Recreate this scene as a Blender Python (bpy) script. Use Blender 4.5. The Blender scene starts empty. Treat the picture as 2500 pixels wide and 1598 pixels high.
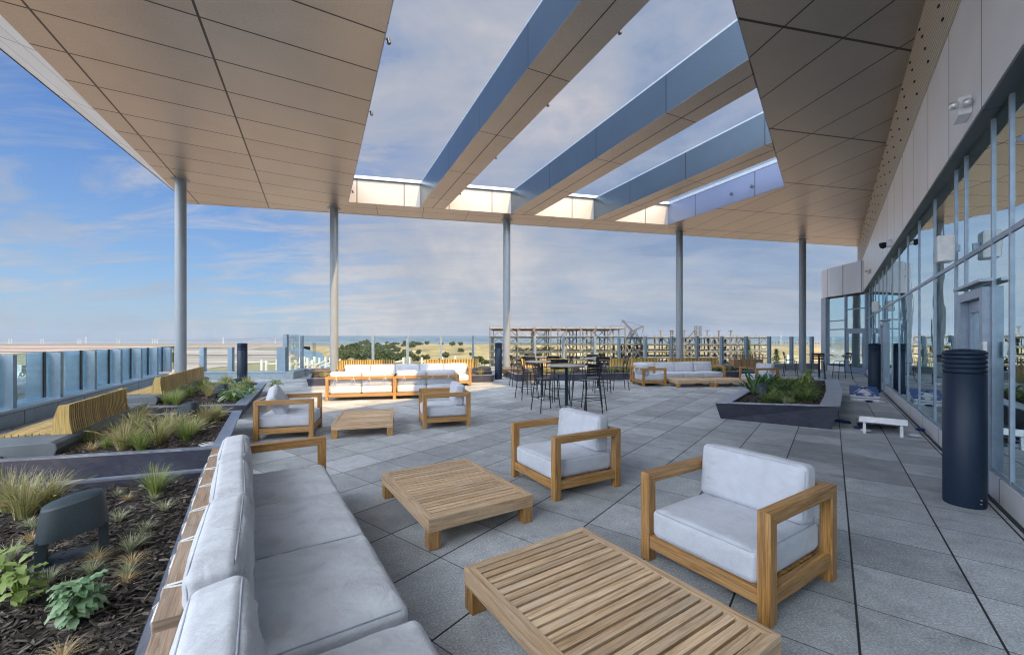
import bpy, bmesh, math, random
from mathutils import Vector, Matrix, noise
S = bpy.context.scene
C = S.collection
R = math.radians
CAMH = 1.64
U0, V0, F = 1250.0, 831.0, 1000.0

def at(u, v, z=0.0):
    """point of height z seen at photograph pixel (u, v), as measured when surveying the photo"""
    Y = F*(CAMH-z)/(v-V0)
    return ((u-U0)/F*Y, Y)

# ------------------------------------------------------------------ materials
class NT:
    def __init__(s, tree): s.t = tree; s.n = tree.nodes; s.l = tree.links
    def node(s, typ, **kw):
        n = s.n.new(typ)
        for k, v in kw.items():
            if k.startswith('i_'): s.set(n.inputs[k[2:].replace('_', ' ')], v)
            else: setattr(n, k, v)
        return n
    def set(s, inp, v):
        if hasattr(v, 'is_linked') or isinstance(v, bpy.types.NodeSocket): s.l.new(v, inp)
        else: inp.default_value = v
    def m(s, op, a, b=None, c=None, clamp=False):
        n = s.n.new('ShaderNodeMath'); n.operation = op; n.use_clamp = clamp
        for i, v in enumerate((a, b, c)):
            if v is not None: s.set(n.inputs[i], v)
        return n.outputs[0]
    def vm(s, op, a, b=None):
        n = s.n.new('ShaderNodeVectorMath'); n.operation = op
        s.set(n.inputs[0], a)
        if b is not None: s.set(n.inputs[1], b)
        return n.outputs['Value'] if op == 'DOT_PRODUCT' else n.outputs[0]
    def noise(s, vec, scale, detail=3, rough=.5, dist=0, out=0):
        n = s.n.new('ShaderNodeTexNoise'); s.l.new(vec, n.inputs['Vector'])
        n.inputs['Scale'].default_value = scale; n.inputs['Detail'].default_value = detail
        n.inputs['Roughness'].default_value = rough; n.inputs['Distortion'].default_value = dist
        return n.outputs[out]
    def vor(s, vec, scale, feature='F1', out='Distance'):
        n = s.n.new('ShaderNodeTexVoronoi'); n.feature = feature; s.l.new(vec, n.inputs['Vector'])
        n.inputs['Scale'].default_value = scale
        return n.outputs[out]
    def ramp(s, fac, stops, interp='LINEAR'):
        n = s.n.new('ShaderNodeValToRGB'); s.l.new(fac, n.inputs[0]); cr = n.color_ramp; cr.interpolation = interp
        while len(cr.elements) < len(stops): cr.elements.new(.5)
        for e, (p, c) in zip(cr.elements, stops):
            e.position = p; e.color = (c, c, c, 1) if isinstance(c, (int, float)) else (*c, 1)
        return n.outputs[0]
    def mix(s, fac, a, b, blend='MIX'):
        n = s.n.new('ShaderNodeMix'); n.data_type = 'RGBA'; n.blend_type = blend
        s.set(n.inputs[0], fac)
        for i, v in ((6, a), (7, b)):
            if isinstance(v, (tuple, list)): v = (*v, 1) if len(v) == 3 else v
            s.set(n.inputs[i], v)
        return n.outputs[2]
    def mapping(s, vec, scale=(1, 1, 1), rot=(0, 0, 0), loc=(0, 0, 0)):
        n = s.n.new('ShaderNodeMapping'); s.l.new(vec, n.inputs[0])
        n.inputs['Scale'].default_value = scale; n.inputs['Rotation'].default_value = rot; n.inputs['Location'].default_value = loc
        return n.outputs[0]
    def bump(s, h, strength=.3, dist=.01, normal=None):
        n = s.n.new('ShaderNodeBump'); s.l.new(h, n.inputs['Height'])
        n.inputs['Strength'].default_value = strength; n.inputs['Distance'].default_value = dist
        if normal: s.l.new(normal, n.inputs['Normal'])
        return n.outputs[0]

def mat(name, col=(.5, .5, .5), rough=.5, metal=0, fn=None, spec=.5, emit=None):
    m = bpy.data.materials.new(name); m.use_nodes = True
    b = m.node_tree.nodes['Principled BSDF']
    b.inputs['Base Color'].default_value = (*col, 1); b.inputs['Roughness'].default_value = rough
    b.inputs['Metallic'].default_value = metal; b.inputs['Specular IOR Level'].default_value = spec
    t = NT(m.node_tree)
    if fn: fn(t, b)
    else:
        oc = t.node('ShaderNodeTexCoord').outputs['Object']
        nz = t.noise(oc, 9, 4, .6)
        t.set(b.inputs['Base Color'], t.mix(.35, col, t.mix(1, t.ramp(nz, [(.3, .6), (.7, 1.25)]), col, 'MULTIPLY')))
    return m
def OC(t): return t.node('ShaderNodeTexCoord').outputs['Object']
def POS(t): return t.node('ShaderNodeNewGeometry').outputs['Position']

M = {}
# ---- paving
DA = (.6156, .7880)      # direction of the joint lines that run away to the right
def f_paver(t, b):
    p = POS(t)
    q = t.vm('DOT_PRODUCT', p, (DA[1], -DA[0], 0)); s_ = t.vm('DOT_PRODUCT', p, (DA[0], DA[1], 0))
    qa = t.m('DIVIDE', t.m('SUBTRACT', q, .116), .6135); sb = t.m('DIVIDE', t.m('SUBTRACT', s_, 3.335), .6095)
    # a slight step of the cross joints from row to row
    row = t.m('FLOOR', qa)
    cell0 = t.node('ShaderNodeCombineXYZ'); t.set(cell0.inputs[0], row)
    wn0 = t.node('ShaderNodeTexWhiteNoise', noise_dimensions='2D'); t.l.new(cell0.outputs[0], wn0.inputs['Vector'])
    sb = t.m('ADD', sb, t.m('MULTIPLY', wn0.outputs['Value'], .02))
    fa = t.m('FRACT', qa); fb = t.m('FRACT', sb)
    da = t.m('MULTIPLY', t.m('MINIMUM', fa, t.m('SUBTRACT', 1, fa)), .6135)
    db = t.m('MULTIPLY', t.m('MINIMUM', fb, t.m('SUBTRACT', 1, fb)), .6095)
    edge = t.noise(p, 60, 2)
    wob = t.m('MULTIPLY', edge, .0022)
    ja = t.m('LESS_THAN', t.m('SUBTRACT', da, wob), .0052); jb = t.m('LESS_THAN', t.m('SUBTRACT', db, wob), .0032)
    j = t.m('MAXIMUM', ja, t.m('MULTIPLY', jb, .8))
    cx = t.node('ShaderNodeCombineXYZ'); t.set(cx.inputs[0], t.m('FLOOR', qa)); t.set(cx.inputs[1], t.m('FLOOR', sb))
    wn = t.node('ShaderNodeTexWhiteNoise', noise_dimensions='2D'); t.l.new(cx.outputs[0], wn.inputs['Vector'])
    tone = t.m('ADD', t.m('MULTIPLY', wn.outputs['Value'], .44), .77)
    big = t.ramp(t.noise(p, .55, 5, .6), [(.3, .70), (.62, 1.12)])
    mid = t.ramp(t.noise(p, 5, 5, .7), [(.3, .82), (.7, 1.14)])
    sp = t.mix(.5, t.ramp(t.noise(p, 330, 2, .7), [(.35, .35), (.5, .95), (.68, 1.1), (.76, 2.6)]), t.ramp(t.noise(p, 75, 4, .8), [(.37, .25), (.48, .88), (.57, 1.18), (.65, 2.4)]))
    base = t.mix(1, (.395, .42, .442), t.mix(1, big, mid, 'MULTIPLY'), 'MULTIPLY')
    base = t.mix(1, base, t.mix(.95, (1, 1, 1), sp), 'MULTIPLY')
    base = t.mix(1, base, t.vm('SCALE', (1, 1, 1)) if False else tone, 'MULTIPLY')
    stain = t.ramp(t.noise(p, 2.3, 7, .78), [(.57, 0), (.70, .8)])
    base = t.mix(t.m('MULTIPLY', stain, .55), base, (.07, .072, .078))
    t.set(b.inputs['Base Color'], t.mix(j, base, (.012, .013, .015)))
    b.inputs['Roughness'].default_value = .72
    h = t.m('SUBTRACT', t.m('MULTIPLY', t.noise(p, 260, 3), .35), t.m('MULTIPLY', t.m('MAXIMUM', ja, jb), 2.0))
    t.set(b.inputs['Normal'], t.bump(h, .5, .004))
M['paver'] = mat('concrete_paver', fn=f_paver)

# ---- wood (uv: u along the grain in metres, v across)
def wood(name, c1, c2, c3, rough=.6, weather=.3, sat=0, grain=.42):
    def fn(t, b):
        uv = t.node('ShaderNodeUVMap').outputs[0]
        g = t.noise(t.mapping(uv, (1.3, 26, 1)), 1.5, 6, .66, 1.3)
        g2 = t.noise(t.mapping(uv, (2.0, 90, 1)), 2.0, 3, .6, .3)
        blot = t.noise(t.mapping(uv, (1.2, 5, 1)), 1.3, 4, .6)
        col = t.ramp(g, [(.28, c1), (.5, c2), (.72, c3)])
        col = t.mix(.8, col, t.mix(1, col, t.ramp(g2, [(.3, grain), (.52, 1.05), (.75, 1.3)]), 'MULTIPLY'))
        col = t.mix(t.m('MULTIPLY', t.ramp(blot, [(.4, 0), (.7, 1)]), weather), col, (.46, .41, .36))
        dk = t.ramp(t.noise(t.mapping(uv, (3, 16, 1), loc=(3, 1, 0)), 2.4, 5, .7), [(.60, 0), (.70, 1)])
        col = t.mix(t.m('MULTIPLY', dk, .5), col, tuple(x*.35 for x in c1))
        isl = t.node('ShaderNodeNewGeometry').outputs['Random Per Island']
        col = t.mix(1, col, t.ramp(isl, [(0, .74), (.5, 1.0), (1, 1.16)]), 'MULTIPLY')
        t.set(b.inputs['Base Color'], col)
        t.set(b.inputs['Normal'], t.bump(t.m('ADD', g, t.m('MULTIPLY', g2, .6)), .35, .003))
        b.inputs['Roughness'].default_value = rough
    return mat(name, fn=fn)
M['teak'] = wood('teak_frame', (.15, .065, .015), (.40, .20, .052), (.58, .34, .12), .5, .16)
M['teak_top'] = wood('weathered_teak_slats', (.28, .15, .07), (.54, .365, .21), (.70, .54, .375), .7, .35, grain=.7)
M['teak_wet'] = wood('stained_teak_rail', (.20, .12, .07), (.36, .24, .155), (.50, .37, .27), .6, .4)
M['bench_slat'] = wood('bench_slat_wood', (.34, .21, .06), (.52, .35, .11), (.64, .47, .19), .5, .06)
M['cabinet'] = wood('cabinet_wood', (.20, .12, .055), (.32, .205, .10), (.42, .29, .16), .6, .2)

# ---- fabric
def fabric(name, col, stain=.4, crease=.38, sag=.05):
    def fn(t, b):
        o = OC(t)
        w = t.noise(t.mapping(o, (1, 1, .25)), 420, 2, .6)
        st = t.noise(o, 2.6, 5, .6, .6); st2 = t.noise(o, 11, 4, .65)
        c = t.mix(t.m('MULTIPLY', t.ramp(st, [(.45, 0), (.75, 1)]), stain), col, (col[0]*.62, col[1]*.60, col[2]*.60))
        c = t.mix(.5, c, t.mix(1, c, t.ramp(st2, [(.3, .86), (.7, 1.08)]), 'MULTIPLY'))
        c = t.mix(.5, c, t.mix(1, c, t.ramp(w, [(.3, .72), (.7, 1.2)]), 'MULTIPLY'))
        t.set(b.inputs['Base Color'], c)
        fold = t.noise(t.mapping(o, (1, 1, .7)), 7, 4, .55, 1.2)
        cr1 = t.noise(t.mapping(o, (5, 1.3, 1.3), (0, 0, .35)), 1.6, 1, .4, .3)
        fold = t.m('ADD', fold, t.m('MULTIPLY', t.ramp(cr1, [(.50, 0), (.60, 1), (.70, 0)]), sag))
        n1 = t.bump(fold, crease, .03)
        t.set(b.inputs['Normal'], t.bump(w, .25, .002, n1))
        b.inputs['Roughness'].default_value = .9; b.inputs['Specular IOR Level'].default_value = .25
        b.inputs['Sheen Weight'].default_value = .2
    return mat(name, fn=fn)
M['fabric'] = fabric('pale_grey_canvas', (.50, .53, .60), .35)
M['fabric_sofa'] = fabric('worn_grey_canvas', (.56, .585, .63), .85, .45, .16)
M['piping'] = fabric('canvas_piping', (.38, .41, .48), .2)
M['strap'] = fabric('white_strap', (.72, .71, .68), .2)

# ---- metal panels of the canopy
def panel(name, col, grid=None, metal=.75, rough=.36, seam=.012, speck=.5):
    def fn(t, b):
        p = POS(t)
        sp = t.noise(p, 55, 4, .8)
        c = t.mix(speck, col, t.mix(1, col, t.ramp(sp, [(.3, .6), (.5, 1), (.72, 1.35)]), 'MULTIPLY'))
        c = t.mix(.35, c, t.mix(1, c, t.ramp(t.noise(p, .9, 4), [(.3, .85), (.7, 1.1)]), 'MULTIPLY'))
        if grid:
            j = None
            tone = None; ids = []
            for (d, off, spac, w, *lim) in grid:
                v = t.m('DIVIDE', t.m('SUBTRACT', t.vm('DOT_PRODUCT', p, d), off), spac)
                fr = t.m('FRACT', v); ids.append(t.m('FLOOR', v))
                dd = t.m('MULTIPLY', t.m('MINIMUM', fr, t.m('SUBTRACT', 1, fr)), spac)
                k = t.m('LESS_THAN', dd, w)
                if lim: k = t.m('MULTIPLY', k, t.m('GREATER_THAN', v, lim[0]))
                j = k if j is None else t.m('MAXIMUM', j, k)
            cx = t.node('ShaderNodeCombineXYZ')
            for i, x in enumerate(ids[:3]): t.set(cx.inputs[i], x)
            wn = t.node('ShaderNodeTexWhiteNoise', noise_dimensions='3D'); t.l.new(cx.outputs[0], wn.inputs['Vector'])
            c = t.mix(1, c, t.m('ADD', t.m('MULTIPLY', wn.outputs['Value'], .09), .955), 'MULTIPLY')
            c = t.mix(j, c, (.012, .011, .01))
            t.set(b.inputs['Metallic'], t.m('MULTIPLY', t.m('SUBTRACT', 1, j), metal))
        else: b.inputs['Metallic'].default_value = metal
        t.set(b.inputs['Base Color'], c)
        t.set(b.inputs['Roughness'], t.m('ADD', t.m('MULTIPLY', sp, .12), rough-.06))
    return mat(name, fn=fn)
def perp(a, b_):   # normal of the direction (a,b)
    L = math.hypot(a, b_); return (-b_/L, a/L, 0)
gl1 = perp(-.4285, .9035); gl2 = perp(.875, .484)
def dot2(p, n): return p[0]*n[0]+p[1]*n[1]
SOFF = (.43, .385, .34)
M['soffit_left'] = panel('soffit_panels_bronze', SOFF, [(gl1, dot2((-9.05, 13.62-4.65+.0), gl1), 2.50, .021, -1.5), (gl2, dot2((-6.34, 9.06), gl2), 1.155, .017)])
gr1 = perp(.979, .205); gr2 = perp(-.19, .98)
M['soffit_right'] = panel('soffit_panels_grey', (.40, .355, .31), [(gr1, dot2((5.52, 7.36), gr1), 2.98, .026), (gr2, dot2((6.99, 9.32), gr2), 1.285, .016)])
gb1 = perp(.975, .224); gb2 = perp(-.25, .968)
M['soffit_back'] = panel('soffit_panels_edge', SOFF, [(gb1, dot2((-3, 17.75), gb1), 2.6, .011), (gb2, dot2((0, 18), gb2), 1.9, .010)])
bd = (.431, -.902)
bn = (.902, .431, 0)
M['beam'] = panel('beam_panels_sky_tint', (.125, .165, .205), [((.431, -.902, 0), .9, 2.75, .012)], .8, .30)  # side faces: blue sky reflection tinted into the base colour
M['beam_b'] = panel('beam_panels_bottom', SOFF, [((.431, -.902, 0), .9, 2.75, .011), ], .75, .36)
M['wall_panel'] = panel('silver_wall_panels', (.80, .80, .82), [((.615, .7885, 0), .35, 1.48, .012)], .25, .34, speck=.15)
M['box_panel'] = panel('silver_box_panels', (.68, .68, .70), [((.35, .93, 0), .2, 1.15, .02)], .5, .38, speck=.15)
M['fascia'] = panel('fascia_metal', (.66, .70, .74), [((.1, .98, .12), 0, 1.9, .008), ((.95, .30, .0), .6, .55, .006)], .5, .35, speck=.2)
M['dark_strip'] = panel('dark_soffit_strip', (.10, .12, .13), [((.615, .7885, 0), .35, 1.48, .010)], .5, .4, speck=.2)
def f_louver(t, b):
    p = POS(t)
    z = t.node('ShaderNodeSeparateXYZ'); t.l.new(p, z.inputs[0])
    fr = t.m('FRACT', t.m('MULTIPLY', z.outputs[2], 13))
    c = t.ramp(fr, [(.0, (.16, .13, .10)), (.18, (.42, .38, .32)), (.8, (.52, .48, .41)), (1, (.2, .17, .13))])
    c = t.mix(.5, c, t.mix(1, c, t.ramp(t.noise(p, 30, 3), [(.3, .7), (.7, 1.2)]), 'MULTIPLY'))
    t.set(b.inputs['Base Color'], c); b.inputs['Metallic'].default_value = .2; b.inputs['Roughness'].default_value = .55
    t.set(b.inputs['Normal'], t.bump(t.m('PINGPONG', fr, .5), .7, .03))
M['louver'] = mat('ribbed_tan_louver', fn=f_louver)

def f_column(t, b):
    p = OC(t)
    c = t.mix(.5, (.25, .285, .325), t.mix(1, (.25, .285, .325), t.ramp(t.noise(t.mapping(p, (1, 1, .2)), 6, 4), [(.3, .85), (.7, 1.1)]), 'MULTIPLY'))
    t.set(b.inputs['Base Color'], c); b.inputs['Roughness'].default_value = .42; b.inputs['Metallic'].default_value = .2
M['column'] = mat('painted_steel_column', fn=f_column)
def f_alu(t, b):
    p = OC(t)
    c = t.mix(.6, (.25, .325, .40), t.mix(1, (.25, .325, .40), t.ramp(t.noise(p, 7, 5, .65), [(.3, .78), (.7, 1.12)]), 'MULTIPLY'))
    dots = t.ramp(t.noise(p, 55, 2, .5), [(.25, 0), (.28, 1)])
    t.set(b.inputs['Base Color'], t.mix(dots, (.16, .17, .18), c)); b.inputs['Roughness'].default_value = .42; b.inputs['Metallic'].default_value = .45
M['alu'] = mat('grey_aluminium', fn=f_alu)
M['stone_brown'] = mat('brown_granite', (.085, .07, .06), .6)
M['gap_shade'] = mat('painted_gap_shade', (.045, .022, .006), .9)  # near-black colour standing for the shade between bench slats
M['alu_pale'] = mat('pale_aluminium_sill', (.40, .46, .52), .4, .4)
M['curb'] = mat('curb_cladding', (.27, .32, .36), .5, .3)
M['seam'] = mat('dark_joint', (.015, .016, .018), .8)

def f_planter(t, b):
    p = OC(t)
    n = t.noise(p, 2.2, 6, .7, 1.0); n2 = t.noise(t.mapping(p, (1, 1, 5)), 9, 4, .65)
    c = t.ramp(n, [(.3, (.045, .045, .065)), (.5, (.065, .07, .105)), (.7, (.10, .092, .105))])
    c = t.mix(.6, c, t.mix(1, c, t.ramp(n2, [(.3, .7), (.7, 1.3)]), 'MULTIPLY'))
    sc = t.ramp(t.noise(t.mapping(p, (1, 1, .3), (.3, .2, .6)), 7, 6, .8), [(.66, 0), (.72, 1)])
    t.set(b.inputs['Base Color'], t.mix(t.m('MULTIPLY', sc, .35), c, (.25, .26, .3)))
    b.inputs['Roughness'].default_value = .38; b.inputs['Metallic'].default_value = .35
    t.set(b.inputs['Normal'], t.bump(n2, .1, .01))
M['planter'] = mat('dark_patina_steel', fn=f_planter)
def f_rim(t, b):
    p = OC(t)
    n = t.noise(t.mapping(p, (1, 1, 1), (0, 0, .5)), 4, 6, .7, 1.5)
    c = t.ramp(n, [(.3, (.20, .22, .27)), (.5, (.34, .36, .42)), (.7, (.5, .52, .57))])
    t.set(b.inputs['Base Color'], c); t.set(b.inputs['Roughness'], t.m('ADD', t.m('MULTIPLY', n, .35), .18)); b.inputs['Metallic'].default_value = .7
M['rim'] = mat('worn_steel_rim', fn=f_rim)
def f_stone(t, b):
    p = OC(t)
    sp = t.noise(p, 140, 2, .7); n = t.noise(p, 3, 4)
    c = t.mix(1, (.13, .15, .165), t.ramp(n, [(.3, .8), (.7, 1.15)]), 'MULTIPLY')
    c = t.mix(1, c, t.ramp(sp, [(.3, .55), (.5, 1), (.7, 1.5)]), 'MULTIPLY')
    t.set(b.inputs['Base Color'], c); b.inputs['Roughness'].default_value = .6
    t.set(b.inputs['Normal'], t.bump(sp, .2, .002))
M['stone'] = mat('grey_granite', fn=f_stone)
def f_mulch(t, b):
    p = OC(t)
    n = t.noise(t.mapping(p, (1, 2.5, 1), (0, 0, .6)), 40, 4, .7, .5)
    c = t.ramp(n, [(.3, (.010, .009, .009)), (.52, (.040, .034, .031)), (.72, (.10, .09, .08))])
    t.set(b.inputs['Base Color'], c); b.inputs['Roughness'].default_value = .8
    t.set(b.inputs['Normal'], t.bump(n, 1, .02))
M['mulch'] = mat('bark_mulch', fn=f_mulch)
def f_chip(t, b):
    g = t.node('ShaderNodeNewGeometry').outputs['Random Per Island']
    c = t.ramp(g, [(0, (.014, .012, .011)), (.5, (.042, .033, .027)), (.85, (.10, .078, .062)), (1, (.22, .185, .15))])
    t.set(b.inputs['Base Color'], c); b.inputs['Roughness'].default_value = .65
M['chip'] = mat('bark_chips', fn=f_chip)
def blade(name, stops, dry=0):
    def fn(t, b):
        g = t.node('ShaderNodeNewGeometry').outputs['Random Per Island']
        uv = t.node('ShaderNodeUVMap').outputs[0]
        sx = t.node('ShaderNodeSeparateXYZ'); t.l.new(uv, sx.inputs[0])
        c = t.ramp(g, stops)
        c = t.mix(t.m('MULTIPLY', t.m('POWER', sx.outputs[1], 2.2), dry), c, (.42, .36, .24))
        t.set(b.inputs['Base Color'], c); b.inputs['Roughness'].default_value = .6
        b.inputs['Subsurface Weight'].default_value = 0
        tr = t.node('ShaderNodeBsdfTranslucent'); t.l.new(c, tr.inputs[0])
        mx = t.node('ShaderNodeMixShader'); mx.inputs[0].default_value = .3
        t.l.new(b.outputs[0], mx.inputs[1]); t.l.new(tr.outputs[0], mx.inputs[2])
        o = t.n['Material Output']; t.l.new(mx.outputs[0], o.inputs[0])
    return mat(name, fn=fn)
M['blade_green'] = blade('fresh_grass_blades', [(0, (.15, .24, .045)), (.5, (.25, .36, .07)), (.85, (.40, .45, .14)), (1, (.56, .52, .28))], .5)
M['blade_mix'] = blade('mixed_grass_blades', [(0, (.20, .25, .06)), (.4, (.36, .38, .11)), (.7, (.56, .48, .23)), (1, (.66, .55, .35))], .8)
M['blade_dry'] = blade('dry_grass_blades', [(0, (.40, .28, .11)), (.5, (.56, .42, .20)), (1, (.70, .58, .38))], .6)
M['blade_pale'] = blade('pale_sedge_blades', [(0, (.20, .25, .12)), (.5, (.36, .40, .24)), (1, (.55, .54, .38))], .3)
M['leaf_grey'] = blade('grey_green_leaves', [(0, (.14, .26, .13)), (.5, (.25, .40, .22)), (1, (.42, .55, .36))], 0)
M['leaf_lime'] = blade('lime_leaves', [(0, (.18, .27, .06)), (.5, (.27, .37, .10)), (1, (.36, .44, .18))], 0)
M['leaf_dark'] = blade('dark_strap_leaves', [(0, (.03, .08, .03)), (.6, (.05, .13, .045)), (1, (.10, .20, .07))], 0)
M['tree_leaf'] = blade('oak_foliage', [(0, (.03, .04, .014)), (.5, (.055, .075, .022)), (1, (.12, .13, .04))], 0)
M['conifer_leaf'] = blade('conifer_needles', [(0, (.05, .08, .03)), (.5, (.09, .12, .045)), (1, (.16, .17, .08))], 0)
M['bark'] = mat('bark', (.10, .075, .055), .9)

def f_spk(t, b):
    p = OC(t); sp = t.noise(p, 260, 2, .7)
    t.set(b.inputs['Base Color'], t.ramp(sp, [(.3, (.014, .022, .028)), (.6, (.024, .038, .047)), (.75, (.07, .10, .115))]))
    b.inputs['Roughness'].default_value = .48
    t.set(b.inputs['Normal'], t.bump(sp, .3, .002))
M['speaker'] = mat('textured_black_plastic', fn=f_spk)
def f_boll(t, b):
    p = OC(t); sp = t.noise(p, 180, 2, .7)
    t.set(b.inputs['Base Color'], t.mix(1, (.013, .025, .050), t.ramp(sp, [(.3, .6), (.6, 1.1), (.75, 2.2)]), 'MULTIPLY'))
    b.inputs['Roughness'].default_value = .45; b.inputs['Specular IOR Level'].default_value = .25
M['bollard'] = mat('black_powder_coat', fn=f_boll)
M['stool'] = mat('black_steel', (.022, .022, .026), .4, .3)
M['stool_seat'] = mat('grey_black_slats', (.055, .055, .062), .38, .3)
M['pole'] = mat('blue_black_pole', (.015, .045, .075), .35, .4)
M['chrome'] = mat('polished_base', (.55, .58, .6), .2, .9)
M['table_top'] = mat('stone_table_top', (.36, .33, .30), .5)
M['frame_grey'] = mat('door_frame_aluminium', (.28, .345, .44), .35, .3)
M['white'] = mat('white_plastic', (.75, .76, .78), .4)
M['white_paint'] = mat('white_painted_wood', (.72, .74, .78), .5)
M['blue_paint'] = mat('blue_painted_board', (.03, .09, .30), .45)
M['blue_patch'] = mat('violet_blue_patch', (.06, .08, .32), .45)
M['blue_cloth'] = mat('blue_bag_cloth', (.02, .035, .16), .9)
M['white_cloth'] = mat('white_bag_cloth', (.62, .64, .70), .9)
M['black'] = mat('black_hole', (.01, .01, .012), .8)
M['lens'] = mat('clear_lens', (.7, .72, .74), .1, .6)
M['cover'] = mat('drain_cover', (.42, .44, .46), .6)

def glass(name, tint, refl, base_refl, pw=4.0):
    m = bpy.data.materials.new(name); m.use_nodes = True; t = NT(m.node_tree)
    for n in list(t.n):
        if n.type == 'BSDF_PRINCIPLED': t.n.remove(n)
    g = t.node('ShaderNodeBsdfGlossy'); g.inputs['Roughness'].default_value = .0; g.inputs['Color'].default_value = (*refl, 1)
    tr = t.node('ShaderNodeBsdfTransparent'); tr.inputs['Color'].default_value = (*tint, 1)
    lw = t.node('ShaderNodeLayerWeight'); lw.inputs['Blend'].default_value = .5
    fac = t.m('ADD', t.m('MULTIPLY', t.m('POWER', lw.outputs['Facing'], pw), 1-base_refl), base_refl, clamp=True)
    nz = t.noise(POS(t), 1.1, 2, .5)
    bp = t.bump(nz, .06, .06); t.l.new(bp, g.inputs['Normal'])
    mx = t.node('ShaderNodeMixShader'); t.l.new(fac, mx.inputs[0]); t.l.new(tr.outputs[0], mx.inputs[1]); t.l.new(g.outputs[0], mx.inputs[2])
    t.l.new(mx.outputs[0], t.n['Material Output'].inputs[0])
    return m
M['facade_glass'] = glass('facade_glass', (.10, .25, .26), (.84, .98, 1), .76, 1.5)
M['fence_glass'] = glass('fence_glass', (.72, .87, .93), (.62, .82, .95), .22, 1.6)
M['screen_glass'] = glass('windscreen_glass', (.84, .91, .93), (.8, .9, .95), .01)
M['interior'] = mat('interior_wall', (.22, .24, .23), .8)
M['curtain'] = mat('pale_green_curtain', (.30, .38, .33), .8)

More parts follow.
